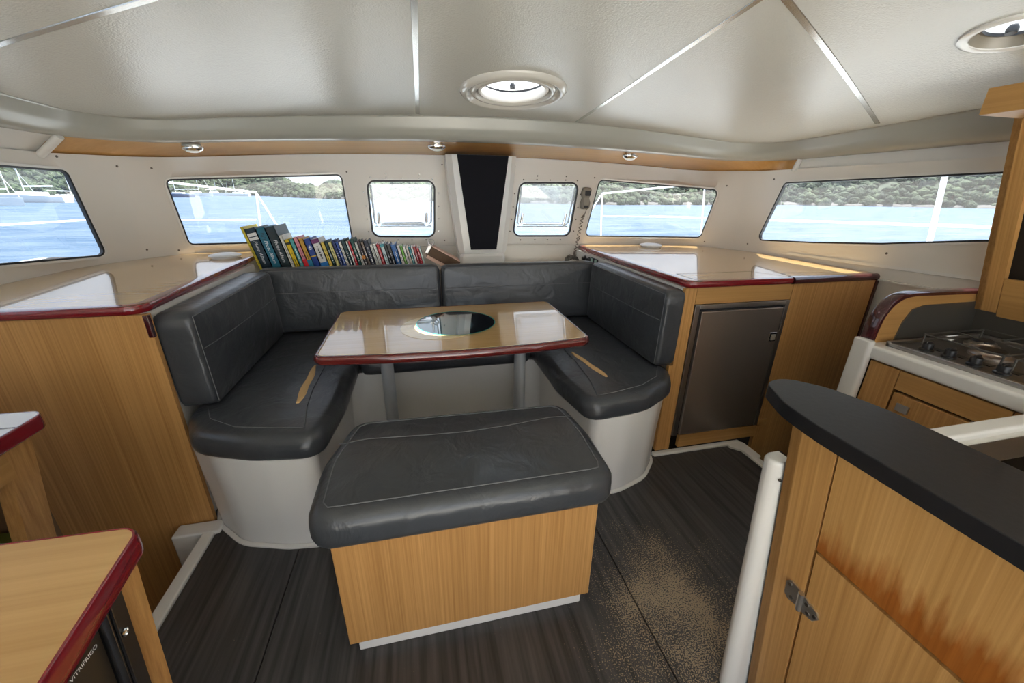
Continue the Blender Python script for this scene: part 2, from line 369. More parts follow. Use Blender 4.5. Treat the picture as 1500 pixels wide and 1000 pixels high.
# ------------------------------------------------------------------ plan curves of the coachroof
class Curve:
    def __init__(s, pts):
        s.p = pts; s.s = [0]
        for a, b in zip(pts, pts[1:]): s.s.append(s.s[-1] + math.hypot(b[0] - a[0], b[1] - a[1]))
        s.L = s.s[-1]
    def at(s, t):
        t = max(0, min(s.L, t))
        for i in range(len(s.p) - 1):
            if t <= s.s[i + 1] + 1e-9:
                u = (t - s.s[i]) / max(1e-9, s.s[i + 1] - s.s[i]); a, b = s.p[i], s.p[i + 1]; return (a[0] + (b[0] - a[0]) * u, a[1] + (b[1] - a[1]) * u)
    def nrm(s, t, e=.03):
        a = s.at(max(0, t - e)); b = s.at(min(s.L, t + e)); dx, dy = b[0] - a[0], b[1] - a[1]; l = math.hypot(dx, dy); return (-dy / l, dx / l)
    def nearest(s, q):
        best = None
        for i in range(len(s.p) - 1):
            a, b = s.p[i], s.p[i + 1]; ex, ey = b[0] - a[0], b[1] - a[1]; l = ex * ex + ey * ey or 1e-9
            t = max(0, min(1, ((q[0] - a[0]) * ex + (q[1] - a[1]) * ey) / l)); d = math.hypot(q[0] - a[0] - ex * t, q[1] - a[1] - ey * t)
            if best is None or d < best[0]: best = (d, s.s[i] + t * math.sqrt(l))
        return best[1]
WALL = Curve(fillet([(-1.62, -1.3), (-1.60, 2.30), (-1.36, 2.80), (.40, 2.88), (2.02, 2.80), (2.23, 2.35), (2.30, -1.3)], [0, .5, .5, 4, .45, .5, 0], 14))
LIP = Curve(fillet([(-1.36, -1.3), (-1.40, 2.45), (.42, 2.26), (2.16, 2.36), (2.13, -1.3)], [0, .28, 5, .30, 0], 14))
def wallz(x): return 1.485 - .022 * (x - .4) ** 2
def roofz(x, y):
    k = max(0, 1 - ((x - .4) / 2.0) ** 2)
    return 1.625 - (.026 if x > .5 else .02) * (x - .5) ** 2 + (2.3 - y) * (.012 + .066 * k)
def lipz(x): return 1.517 - .017 * (x - .4) ** 2
def wall3(s, z, t=0):
    p = WALL.at(s); n = WALL.nrm(s); o = t - (z - .9) * .08; return (p[0] + n[0] * o, p[1] + n[1] * o, z)

# ------------------------------------------------------------------ floor
fl = sgroup('floor', 'dark grey laminate floor boards with a worn sandy patch', (0, 0, 0))
obj('subfloor', box(nb(), (-.86, -1.3, -.06), (1.57, 2.46, -.006)), DARK, fl, False)
for x0, x1 in ((-.855, -.522), (-.518, .608), (.612, 1.572)):
    obj('floor_board', box(nb(), (x0, -1.3, -.006), (x1, 1.475, 0), .001, 1), FLOORM, fl, False)
# white kerb mouldings round the floor and the stair wells behind them
bm = nb(); box(bm, (-.90, -.9, -.10), (-.857, 1.40, .010), .006); box(bm, (-1.005, 1.385, -.14), (-.84, 1.452, .012), .008)
box(bm, (-.99, -.9, -.30), (-.90, 1.22, -.22), .008)
struct(obj('trim_1', bm, WHITE), 'white moulded kerb along the floor edge by the stairwell')
bm = nb(); box(bm, (1.095, 1.462, -.05), (1.62, 1.492, .012), .006)
prism(bm, fillet([(1.50, 1.47), (1.63, 1.47), (1.63, 1.33), (1.575, 1.33), (1.575, 1.40)], .02, 4, True), -.05, .011); box(bm, (1.572, .58, -.10), (1.612, 1.36, .010), .006)
struct(obj('trim_2', bm, WHITE), 'white moulded kerb before the fridge cabinet')
bm = nb(); box(bm, (-2.25, -1.3, -.95), (-.86, 1.5, -.90)); box(bm, (-1.3, -.9, -.60), (-.90, 1.45, -.55)); box(bm, (-.905, -.9, -.9), (-.865, 1.44, -.1))
struct(obj('trim_3', bm, OAKX, smooth=False), 'dim lower steps of the left stairwell')
bm = nb(); box(bm, (1.60, .2, -.35), (2.35, 1.5, -.30))
struct(obj('trim_4', bm, FLOORM, smooth=False), 'lower galley floor')

# ------------------------------------------------------------------ walls with window openings
WIN = {
 'window_1': [(2.2, 1.345), (3.645, 1.33), (3.712, .937), (3.226, .972), (2.2, 1.0)],
 'window_2': [(4.068, 1.306), (5.008, 1.356), (5.022, .952), (4.106, .950)],
 'window_3': [(5.150, 1.324), (5.580, 1.332), (5.562, .966), (5.148, .974)],
 'window_4': [(6.158, 1.330), (6.590, 1.336), (6.550, .964), (6.116, .965)],
 'window_5': [(6.737, 1.357), (7.668, 1.300), (7.586, .960), (6.668, .963)],
 'window_6': [(8.134, 1.338), (7.995, .980), (8.40, 1.008), (8.744, 1.041), (9.108, 1.094), (9.7, 1.15), (9.7, 1.365), (9.08, 1.353)],
}
WR = {'window_1': .03, 'window_2': .03, 'window_3': .05, 'window_4': .05, 'window_5': .035, 'window_6': [.03, .03, .5, .5, .5, .05, .05, 0]}
def ccw(p): return p if area2(p) > 0 else p[::-1]
OUTL = {k: ccw(fillet(v, WR[k], 7, True)) for k, v in WIN.items()}
def wall_outline(s0, s1, zb):
    n = max(2, int((s1 - s0) / .05)); top = []
    for i in range(n + 1):
        s = s1 + (s0 - s1) * i / n; top.append((s, wallz(WALL.at(s)[0])))
    bot = [(s0 + (s1 - s0) * i / n, zb) for i in range(n + 1)]
    return bot + top
SCR = {'wall_left': [(3.62, 1.385), (3.86, 1.36), (3.90, .945)], 'wall_front': [(4.02, 1.36), (4.05, .925), (5.04, 1.37), (5.630, 1.428), (5.626, .942), (6.122, 1.431), (6.053, .941), (6.70, 1.37), (6.63, .945), (7.72, 1.325), (7.62, .935)],
       'wall_right': [(8.05, 1.36), (7.93, .95), (8.78, 1.0)]}
LB = {'wall_left': 'cream moulded cabin wall around the harbour-side window', 'wall_front': 'cream moulded front cabin wall with four windows', 'wall_right': 'cream moulded cabin wall around the wide galley window'}
for nm, s0, s1, zb, ws in (('wall_left', 0, 3.88, .84, ('window_1',)), ('wall_front', 3.88, 7.83, .76, ('window_2', 'window_3', 'window_4', 'window_5')), ('wall_right', 7.83, WALL.L, -.36, ('window_6',))):
    bm = shell(nb(), wall_outline(s0, s1, zb), [OUTL[w] for w in ws], .06, lambda a, b: wall3(a, b, 0), lambda a, b: wall3(a, b, .018))
    w = struct(obj(nm, bm, CREAM, angle=50), LB[nm])
    for s, z in SCR[nm]:
        q = Vector(wall3(s, z, 0)); n2 = WALL.nrm(s); M = Matrix.Translation(q) @ Vector((-n2[0], -n2[1], 0)).to_track_quat('Z', 'Y').to_matrix().to_4x4()
        obj('screw', lathe(nb(), [(.0055, -.001), (.0055, .002), (.003, .0035)], M=M, n=8, cap1=True), SCREW, w)
def strip_ring(bm, poly, d0, d1, t0, t1):
    """rubber ring between two offsets of an opening, with thickness along the wall normal"""
    a, b = offset(poly, d0), offset(poly, d1)
    loops(bm, [[wall3(s, z, t0) for s, z in a], [wall3(s, z, t1) for s, z in a], [wall3(s, z, t1) for s, z in b], [wall3(s, z, t0) for s, z in b], [wall3(s, z, t0) for s, z in a]], False, False)
    return bm
WLB = {'window_1': 'side window with rubber seal looking towards the moored boats', 'window_2': 'long tinted window behind the row of books', 'window_3': 'small opening hatch window with two latches behind the books',
       'window_4': 'small opening hatch window with two latches beside the radio handset', 'window_5': 'long tinted window above the fridge worktop', 'window_6': 'wide side window above the galley'}
for k, p in OUTL.items():
    q = Vector(wall3(p[0][0], p[0][1])); w = sgroup(k, WLB[k], q)
    small = k in ('window_3', 'window_4')
    obj('rubber_seal', strip_ring(nb(), p, -.002, .009 if small else .006, -.006 if small else -.003, .016), BLACK, w)
    obj('white_flange', strip_ring(nb(), p, -.012, -.002, -.004, .002), WHITE, w)
    V, F = sheet(offset(p, .005), [], .06); bm = nb(); vs = [bm.verts.new(wall3(a, b, .016 if small else .010)) for a, b in V]
    for f in F: bm.faces.new([vs[i] for i in f])
    for v in [v for v in bm.verts if not v.link_faces]: bm.verts.remove(v)
    obj('pane', bm, TINTS if small else TINT, w)
    if small:
        s0 = min(a for a, b in p); s1 = max(a for a, b in p); z0 = min(b for a, b in p); z1 = max(b for a, b in p)
        sk = (p[0][0] - p[0][0]); bw = s1 - s0
        def at(u, v, t=.012):     # u, v in 0..1 across the trapezoid
            c = WIN[k]; top = (c[0][0] + (c[1][0] - c[0][0]) * u, c[0][1]); bot = (c[3][0] + (c[2][0] - c[3][0]) * u, c[3][1])
            return wall3(bot[0] + (top[0] - bot[0]) * v, bot[1] + (top[1] - bot[1]) * v, t)
        q4 = [at(.055, .25, .02), at(.945, .25, .02), at(.95, .95, .02), at(.05, .95, .02)]; bmq = nb(); bmq.faces.new([bmq.verts.new(p_) for p_ in q4]); obj('hazed_pane', bmq, MILKY, w, False)
        fr = obj('hatch_frame', tube(nb(), [at(.05, .93), at(.06, .26), at(.10, .23), at(.90, .23), at(.94, .26), at(.95, .93)], .006, 8), ALU, w)
        obj('hatch_rail', tube(nb(), [at(.06, .19), at(.94, .19)], .0045, 8), ALU, w)
        obj('frame_shadow_gap', tube(nb(), [at(.2, .255, .014), at(.8, .255, .014)], .003, 6), BLACK, w)
        for u in (.12, .86):
            l = obj('latch', tube(nb(), [at(u, .24, .004), at(u + .005, .44, -.002)], [.011, .007], 10), CHROME, w)
            obj('latch_knob', tube(nb(), [at(u, .235, .012), at(u, .235, -.006)], .014, 14), CHROME, l)
        for a, b in ((.06, 1.05), (.28, 1.055), (.28, 1.12), (.5, 1.05), (.76, 1.055), (.76, 1.12), (.96, 1.05), (-.055, .8), (-.05, .56), (-.05, .33), (-.05, .1), (1.055, .8), (1.055, .56), (1.06, .33), (1.06, .1), (.15, -.07), (.4, -.07), (.62, -.07), (.85, -.07)):
            q0 = Vector(at(a, b, 0)); n2 = WALL.nrm(5.4); M = Matrix.Translation(q0) @ Vector((-n2[0], -n2[1], 0)).to_track_quat('Z', 'Y').to_matrix().to_4x4()
            obj('snap_stud', lathe(nb(), [(.005, -.001), (.005, .003), (.003, .006)], M=M, n=8, cap1=True), STUD if k == 'window_3' else SCREW, w)

# low ledge mouldings on the right wall, and the step under the front windows
bm = nb()
for s0, s1, za, zb, t in ((8.25, 9.8, .930, .965, .010),):
    n = 12; loops(bm, [[wall3(s0 + (s1 - s0) * i / n, za + (zb - za) * i / n + dz, -dt) for dz, dt in ((0, -.01), (.003, t), (-.012, t), (-.016, -.01))] for i in range(n + 1)])
loops(bm, [[wall3(8.75 + .8 * i / 8, .872 + .02 * i / 8 + dz, -dt) for dz, dt in ((0, -.01), (0, .016), (-.008, .016), (-.008, -.01))] for i in range(9)])
struct(obj('trim_5', bm, WHITE), 'white ledge mouldings under the galley window')
bm = nb(); loops(bm, [[wall3(4.6 + 2.1 * i / 20, .908 + dz, -dt) for dz, dt in ((0, -.01), (-.004, .010), (-.13, .012), (-.13, -.01))] for i in range(21)])
struct(obj('trim_6', bm, CREAM), 'low cream step under the front windows')

# ------------------------------------------------------------------ ceiling
out = [LIP.at(LIP.L * i / 160) for i in range(161)]
H1, H2 = (.425, 1.86), (1.585, .93)
circ = lambda c, r, n=40: [(c[0] + r * math.cos(2 * math.pi * k / n), c[1] + r * math.sin(2 * math.pi * k / n)) for k in range(n)]
bm = shell(nb(), ccw(out), [circ(H1, .165), circ(H2, .088)], .09, lambda x, y: (x, y, roofz(x, y)), lambda x, y: (x, y, roofz(x, y) + .055))
ceil = struct(obj('ceiling', bm, CEIL, angle=50), 'glossy white textured ceiling panels')
# chrome joint strips on the panels
def cstrip(a, b, w=.011):
    bm = nb(); n = 16; d = Vector((b[0] - a[0], b[1] - a[1])).normalized(); q = Vector((-d.y, d.x)) * w
    loops(bm, [[(a[0] + (b[0] - a[0]) * i / n + sx * q.x, a[1] + (b[1] - a[1]) * i / n + sx * q.y, roofz(a[0] + (b[0] - a[0]) * i / n, a[1] + (b[1] - a[1]) * i / n) + dz) for sx, dz in ((-1, .002), (-.8, -.002), (.8, -.002), (1, .002))] for i in range(n + 1)])
    obj('joint_strip', bm, STRIP, ceil)
cstrip((.02, -.4), (.03, 2.27)); cstrip((.865, -.4), (.872, 2.26)); cstrip((.87, 1.0), (2.10, 1.62)); cstrip((.01, 1.0), (-1.33, 1.66))
# moulded rim below the ceiling edge
def lip_strip(s0, s1, prof, n=120):
    rings = []
    for i in range(n + 1):
        s = s0 + (s1 - s0) * i / n; p = LIP.at(s); m = LIP.nrm(s, .06); zr = roofz(*p); zl = lipz(p[0])
        rings.append([(p[0] + m[0] * o, p[1] + m[1] * o, zl + (zr - zl) * f) for o, f in prof])
    return rings
bm = nb(); loops(bm, lip_strip(0, LIP.L, [(.0, 1.05), (-.004, .99), (.002, .93), (.006, .55), (.018, .22), (.03, .14), (.034, .05), (.05, -.02), (.10, -.02), (.12, .12), (.06, 1.3)]), True, True, closed=True)
struct(obj('trim_7', bm, LIPM, angle=60), 'rounded ceiling rim, greyed to carry its shade')
def soffit(s0, s1, m, nm, label, n=70):
    bm = nb(); rings = []
    for i in range(n + 1):
        s = s0 + (s1 - s0) * i / n; w = WALL.at(s); zt = wallz(w[0]); W = wall3(s, zt, .014); t = LIP.nearest(w); p = LIP.at(t); q = LIP.nrm(t, .06); zl = lipz(p[0]) + .004
        A = (p[0] + q[0] * .07, p[1] + q[1] * .07, zl)
        rings.append([A, ((A[0] + W[0]) / 2, (A[1] + W[1]) / 2, (zl + zt) / 2 + .006), W, (W[0], W[1], zt + .03), (A[0], A[1], zl + .03)])
    loops(bm, rings); return struct(obj(nm, bm, m, angle=50), label)
soffit(3.55, 8.18, SOFW, 'trim_8', 'varnished wood soffit above the front windows')
soffit(0, 3.55, WHITE, 'trim_9', 'white soffit above the harbour-side window')
soffit(8.18, WALL.L, WHITE, 'trim_10', 'white soffit above the galley window')
# little white corner battens at the soffit ends
for s, nm in ((3.55, 'trim_11'), (8.18, 'trim_12')):
    w = WALL.at(s); W = Vector(wall3(s, wallz(w[0]) - .012)); t = LIP.nearest(w); p = LIP.at(t); q = LIP.nrm(t); A = Vector((p[0] + q[0] * .06, p[1] + q[1] * .06, lipz(p[0]) - .004))
    struct(obj(nm, tube(nb(), [A, (A + W) / 2, W], .016, 10), WHITE), 'white batten at the end of the wooden soffit')
# outer coachroof over the soffits so that daylight stays outside
bm = nb(); rings = []
for i in range(121):
    s = WALL.L * i / 120; w = WALL.at(s); zt = wallz(w[0]); W = wall3(s, zt, .020); t = LIP.nearest(w); p = LIP.at(t)
    rings.append([(W[0], W[1], zt - .03), (W[0], W[1], zt + .09), (p[0], p[1], roofz(*p) + .10), (p[0], p[1], roofz(*p) + .03)])
loops(bm, rings, True, True, closed=False); struct(obj('trim_13', bm, WHITE), 'outer coachroof edge')
# aft bulkhead with the wide open cockpit doorway, lower hull sides
bm = nb(); box(bm, (-2.25, -1.36, -.9), (-1.15, -1.3, 1.9)); box(bm, (2.05, -1.36, -.4), (2.4, -1.3, 1.9)); box(bm, (-1.2, -1.36, 1.78), (2.1, -1.3, 1.95))
struct(obj('wall_back', bm, CREAM, smooth=False), 'aft bulkhead with a wide open doorway')
bm = nb(); box(bm, (-2.25, -1.3, -.9), (-2.2, 2.95, .86)); box(bm, (-2.2, -1.3, .80), (-1.60, 1.44, .85))
struct(obj('wall_hull', bm, WHITE, smooth=False), 'white hull side beside the stairwell')

bm = nb(); box(bm, (-2.25, -1.3, -1.0), (2.42, 2.98, -.96)); box(bm, (-2.2, 2.925, -.96), (2.42, 2.98, .86)); box(bm, (2.34, -1.3, -.96), (2.42, 2.92, -.3)); box(bm, (-2.2, 1.6, .80), (-1.62, 2.92, .86))
struct(obj('trim_16', bm, DARK, smooth=False), 'dark hull shell below the cabin floor')
bm = nb(); box(bm, (-2.4, -6.5, -.06), (2.6, -1.36, -.01))  # unseen deck, added to bounce sunlight in through the doorway
struct(obj('trim_17', bm, mat('bounce_deck', (.78, .75, .68), .6), smooth=False), 'unseen pale deck added aft to bounce sunlight into the cabin')

# ------------------------------------------------------------------ round ceiling hatches
def hatch(c, ro, ri, label, nm, big):
    z = roofz(*c); e = .05; gx = (roofz(c[0] + e, c[1]) - roofz(c[0] - e, c[1])) / (2 * e); gy = (roofz(c[0], c[1] + e) - roofz(c[0], c[1] - e)) / (2 * e)
    N = Vector((gx, gy, -1)).normalized(); M = Matrix.Translation((c[0], c[1], z)) @ (-N).to_track_quat('Z', 'Y').to_matrix().to_4x4()
    t = thing(nm, label, 'hatch', (c[0], c[1], z - .02))
    k = ro / .225
    if big:
        obj('outer_ring', lathe(nb(), [(ro, .004), (ro, -.006), (ro * .96, -.016), (ro * .91, -.022), (ro * .86, -.018), (ro * .83, -.004), (ro * .80, .010)], M=M, n=56), HRING, t)
        obj('middle_ring', lathe(nb(), [(ro * .815, .008), (ro * .80, -.004), (ro * .77, -.013), (ro * .72, -.015), (ro * .68, -.008), (ro * .655, .014)], M=M, n=56), HRING, t)
        obj('inner_ring', lathe(nb(), [(ro * .66, .01), (ro * .655, -.004), (ro * .62, -.008), (ro * .59, -.002), (ro * .58, .03), (ro * .66, .055), (ro * .74, .06)], M=M, n=56), CREAM, t)
        g = [(ro * .60, .034), (ro * .585, .030), (ro * .585, .040)]
    else:
        obj('outer_ring', lathe(nb(), [(ro, .002), (ro, -.006), (ro * .9, -.010), (ro * .80, -.006), (ro * .78, .05), (ro * .8, .055)], M=M, n=56), WHITE, t)
        obj('recess', lathe(nb(), [(ro * .79, -.004), (ro * .70, .020), (ro * .62, .022)], M=M, n=56), GPLAST, t)
        g = [(ro * .64, .022), (ro * .62, .018), (ro * .62, .026)]
    obj('seal', lathe(nb(), g, M=M, n=56), BLACK, t)
    rr = g[0][0] + .012; zp = .05 if big else .026
    obj('pane', lathe(nb(), [(rr, zp), (rr * .6, zp + .008), (rr * .2, zp + .012), (.001, zp + .012)], M=M, n=40, cap1=True), CLEAR, t)
    for (x, y) in (((-.02, -.09),) if big else ((-.035, -.02), (-.02, .025), (.015, -.03))):
        obj('handle', lathe(nb(), [(.012, zp - .016), (.013, zp - .004), (.009, zp + .004)], M=M @ Matrix.Translation((x, y, 0)), n=10, cap0=True), BPLAST, t)
    return t
hatch(H1, .225, .13, 'round skylight hatch with concentric white rings in the ceiling', 'skylight_hatch', True)
hatch(H2, .112, .07, 'small recessed round skylight with black fittings above the galley', 'skylight_port', False)

# ------------------------------------------------------------------ soffit lamps
for (x, y, z, lb) in ((-1.10, 2.52, 1.462, 'small oval chrome lamp on the wooden soffit, near the harbour-side window'), (.128, 2.50, 1.508, 'small oval chrome lamp on the wooden soffit beside the mast pillar'), (1.325, 2.48, 1.492, 'small oval chrome lamp on the wooden soffit above the fridge worktop window')):
    t = thing('soffit_lamp', lb, 'lamp', (x, y, z - .03), 'chrome lamps on the wooden soffit')
    sc = Matrix.Translation((x, y, z + .012)) @ Matrix.Diagonal((1.25, .75, 1, 1))
    obj('housing', lathe(nb(), [(.036, 0), (.040, -.010), (.040, -.020), (.035, -.030), (.026, -.034)], M=sc, n=28, cap0=True), CHROME, t)
    obj('diffuser', lathe(nb(), [(.028, -.030), (.025, -.038), (.012, -.042), (.001, -.043)], M=sc, n=28, cap1=True), FROST, t)

# ------------------------------------------------------------------ mast pillar with black panel
t = thing('mast_pillar', 'white tapering mast pillar with a black front panel between the small windows', 'pillar', (.41, 2.66, .79))
def prow(bm, pts): loops(bm, pts)
bm = nb()
def prect(x0, x1, y0, y1, z, c=.035): return [(x0, y0 + c, z), (x0 + c, y0, z), (x1 - c, y0, z), (x1, y0 + c, z), (x1, y1, z), (x0, y1, z)]
loops(bm, [prect(.255, .565, 2.645, 2.90, .875), prect(.245, .575, 2.640, 2.89, .90), prect(.20, .615, 2.625, 2.86, 1.30), prect(.185, .63, 2.62, 2.84, 1.475)])
obj('casing', bm, WHITE, t, angle=25)
bm = nb(); loops(bm, [prect(.245, .56, 2.615, 2.88, .785, .02), prect(.25, .555, 2.615, 2.88, .862, .02), prect(.26, .545, 2.625, 2.87, .878, .02)])
obj('foot_block', bm, WHITE, t, angle=25)
bm = nb(); loops(bm, [[(.325, 2.632, .905), (.497, 2.632, .905), (.497, 2.66, .905), (.325, 2.66, .905)], [(.252, 2.612, 1.474), (.572, 2.612, 1.474), (.572, 2.65, 1.474), (.252, 2.65, 1.474)]])
obj('front_panel', bm, PANEL, t, False)

# ------------------------------------------------------------------ left cabinet and worktop
def worktop_poly(s0, s1, z, gap=.004):
    n = 40; return [wall3(s0 + (s1 - s0) * i / n, z, -gap)[:2] for i in range(n + 1)]
def edge_band(bm, path, z0, z1, bulge=.012, lap=.022):
    """half-round edge moulding along an open path; material lies left of the path"""
    rings = []; N = len(path)
    for i, p in enumerate(path):
        a = path[max(0, i - 1)]; b = path[min(N - 1, i + 1)]; dx, dy = b[0] - a[0], b[1] - a[1]; l = math.hypot(dx, dy); n = (dy / l, -dx / l); h = (z1 - z0) / 2; zc = (z0 + z1) / 2
        rings.append([(p[0] + n[0] * o, p[1] + n[1] * o, zc + q * h) for o, q in ((-lap, -1), (0, -1), (bulge * .7, -.8), (bulge, -.3), (bulge, .3), (bulge * .7, .85), (0, 1.012), (-lap, 1.012))])
    loops(bm, rings)
    return bm
ZT = .90
bk = worktop_poly(2.755, 4.60, ZT)
edgeL = fillet([(-1.585, 1.462), (-.905, 1.462), (-.958, 2.56), (-.985, 2.80)], [0, .05, .3, 0], 8)
t = thing('side_worktop', 'lacquered wooden worktop with red edge beside the bookshelf', 'worktop', (-1.25, 2.1, .868))
obj('top', prism(nb(), ccw(edgeL + bk[::-1][0:]), .872, ZT), TOPX, t, False)
obj('red_edge', edge_band(nb(), edgeL, .868, ZT), RED, t)
t = thing('side_cabinet', 'tall oak-faced cabinet under the worktop beside the stairwell', 'cabinet', (-1.3, 1.46, -.9))
obj('front_panel', box(nb(), (-2.2, 1.458, -.9), (-.887, 1.478, .869)), OAK, t, False)
obj('side_panel', prism(nb(), ccw([(-.94, 1.478), (-.908, 1.478), (-.908, 2.44), (-.962, 2.50), (-.985, 2.80), (-1.0, 2.80), (-.98, 2.50), (-.94, 2.455)]), 0, .871), WHITE, t, False)
obj('corner_bead', box(nb(), (-.900, 1.453, .79), (-.884, 1.470, .868), .003), DRED, t)
obj('back_box', box(nb(), (-1.58, 1.478, .02), (-.93, 2.40, .85)), WHITE, t, False)

# ------------------------------------------------------------------ right cabinet, fridge, worktop
t = thing('fridge_worktop', 'lacquered wooden worktop with red edge above the steel fridge', 'worktop', (1.7, 2.1, .868))
bk = worktop_poly(6.665, 8.72, ZT)
edgeR = fillet([(1.172, 2.822), (1.150, 1.492), (1.69, 1.492), (1.70, 1.492)], [0, .035, 0, 0], 8)[:-1] + [(1.70, 1.492)]
edgeD = [(1.705, 1.492), (2.0, 1.50), (2.228, 1.502)]
poly = edgeR + edgeD + bk[::-1]
obj('top', prism(nb(), ccw(poly), .872, ZT), TOPX, t, False)
obj('red_edge', edge_band(nb(), edgeR, .868, ZT), RED, t)
obj('dark_edge', edge_band(nb(), edgeD, .866, ZT + .002, .020), DRED, t)
bm = nb()
for a, b in (((1.20, 1.66), (1.62, 1.66)), ((1.62, 1.66), (1.70, 1.50)), ((1.20, 1.66), (1.20, 1.52)), ((1.70, 1.60), (2.05, 1.56))):
    d = Vector((b[0] - a[0], b[1] - a[1])).normalized(); q = Vector((-d.y, d.x)) * .0018
    loops(bm, [[(p[0] - q.x, p[1] - q.y, z), (p[0] + q.x, p[1] + q.y, z)] for p, z in ((a, ZT + .0006), (b, ZT + .0006))], False, False, closed=False)
obj('lid_joint', bm, DARK, t, False)
t = thing('fridge_cabinet', 'oak-faced cabinet housing the steel fridge at the right end of the settee', 'cabinet', (1.7, 1.5, -.3))
FY = 1.492
bm = nb(); st = [(1.118, .012), (1.196, .012), (1.196, .868), (1.1385, .868), (1.1385, .494), (1.118, .494)]
loops(bm, [[(a, FY, b) for a, b in st], [(a, FY + .02, b) for a, b in st]]); obj('stile', bm, OAK, t, False)
obj('top_rail', box(nb(), (1.198, FY, .792), (1.722, FY + .02, .868), .001, 1), OAKX, t, False)
obj('bottom_rail', box(nb(), (1.245, FY - .004, .018), (1.722, FY + .016, .090), .001, 1), OAKX, t, False)
obj('side_panel', box(nb(), (1.724, FY, -.35), (2.23, FY + .02, .868), .001, 1), OAK, t, False)
obj('corner_bead', box(nb(), (2.222, FY - .008, -.3), (2.238, FY + .012, .868), .003), DRED, t)
obj('back_panel', box(nb(), (1.138, FY + .02, .0), (1.152, 2.80, .869)), WHITE, t, False)
obj('carcass', box(nb(), (1.155, FY + .09, .03), (2.20, 2.35, .85)), DARK, t, False)
obj('hinge_block', box(nb(), (1.728, FY - .010, .085), (1.775, FY + .002, .125), .002), OAKX, t)
t = thing('fridge', 'built-in fridge with brushed brown steel door', 'fridge', (1.46, 1.49, .09))
bm = nb()
for a, b in (((1.200, FY - .006, .092), (1.226, FY + .02, .790)), ((1.698, FY - .006, .092), (1.720, FY + .02, .790)), ((1.226, FY - .006, .768), (1.698, FY + .02, .790))): box(bm, a, b, .002)
obj('frame', bm, STEEL, t)
obj('dark_gap', box(nb(), (1.224, FY + .004, .09), (1.70, FY + .05, .77)), BLACK, t, False)
obj('door', box(nb(), (1.236, FY - .012, .098), (1.688, FY + .012, .758), .004), FSTEEL, t)
h = obj('latch', box(nb(), (1.640, FY - .016, .585), (1.682, FY - .010, .632), .002), CHROME, t)
obj('latch_button', box(nb(), (1.650, FY - .019, .592), (1.676, FY - .014, .622), .002), GPLAST, h)
for z in (.30, .66): obj('hinge', tube(nb(), [(1.695, FY - .012, z - .02), (1.695, FY - .012, z + .02)], .005, 8), STEEL, t)

# round white vents on the worktops
for x, y, lb in ((-1.075, 2.53, 'round white domed vent cap on the worktop beside the books'), (1.665, 2.66, 'round white domed vent cap on the fridge worktop')):
    t = thing('vent_cap', lb, 'vent cap', (x, y, ZT), 'white vent caps on the worktops')
    obj('dome', lathe(nb(), [(.078, .008), (.080, .012), (.074, .018), (.05, .024), (.02, .026), (.001, .026)], (x, y, ZT), 36, cap1=True), WPLAST, t)
    obj('collar', lathe(nb(), [(.066, .0), (.066, .010)], (x, y, ZT), 36, cap0=True, cap1=True), WPLAST, t)

# ------------------------------------------------------------------ bookshelf ledge behind the settee
bm = nb(); box(bm, (-.964, 2.50, .765), (-.893, 2.868, .785)); box(bm, (-.893, 2.44, .765), (1.139, 2.868, .785)); box(bm, (-.893, 2.44, .40), (1.128, 2.46, .765))
struct(obj('trim_14', bm, CREAM, smooth=False), 'cream ledge behind the settee backs')

# ------------------------------------------------------------------ settee base (white moulding)
outer = fillet([(-.918, 2.44), (-.918, 1.53), (-.875, 1.42), (-.74, 1.29), (-.56, 1.235), (-.395, 1.215), (-.375, 1.55), (-.37, 1.90), (.575, 1.90), (.60, 1.55), (.63, 1.245), (.80, 1.25), (.97, 1.31), (1.08, 1.42), (1.115, 1.53), (1.115, 2.44)],
               [0, .15, .15, .2, .25, .06, .3, .05, .05, .3, .06, .25, .2, .15, .15, 0], 6, True)
t = thing('settee_base', 'white moulded U-shaped settee base round the table', 'settee', (.1, 1.8, 0))
op = ccw(outer); bm = nb()
loops(bm, [[(x, y, 0) for x, y in offset(op, .028)], [(x, y, .20) for x, y in offset(op, .020)], [(x, y, .385) for x, y in offset(op, .010)], [(x, y, .398) for x, y in offset(op, .014)]])
obj('moulding', bm, WSEAT, t, angle=50)
bm = nb(); k = offset(op, .026); kk = offset(op, .012)
loops(bm, [[(x, y, 0) for x, y in kk], [(x, y, .006) for x, y in kk], [(x, y, .010) for x, y in k]], False, False)
obj('sealant_bead', bm, WHITE, t)

# ------------------------------------------------------------------ cushions
CG = 'slate leather settee cushions'
def cthing(name, label, loc): return thing(name, label, 'cushion', loc, CG)
pl = fillet([(-.872, 2.385), (-.872, 1.46), (-.80, 1.315), (-.60, 1.235), (-.37, 1.205), (-.338, 1.50), (-.335, 2.385)], [.03, .12, .12, .2, .07, .3, .03], 8, True)
t = cthing('seat_cushion', 'dark slate leather seat cushion with a torn strip, beside the stairwell cabinet', (-.6, 1.75, .398))
cushion('pad', pl, .398, .495, .045, t, .010, N=110)
inner = offset(ccw(pl), .05); inner = resample(inner, 90)
seam('seam', [(x, y, .4965) for x, y in inner if y < 2.22] if False else [(-.815, 1.50, .4985), (-.765, 1.40, .4985), (-.66, 1.325, .4985), (-.52, 1.290, .498), (-.43, 1.275, .497)], t)
seam('seam', [(-.43, 1.275, .497), (-.455, 1.42, .5025), (-.465, 1.55, .5035), (-.47, 2.2, .5045)], t)
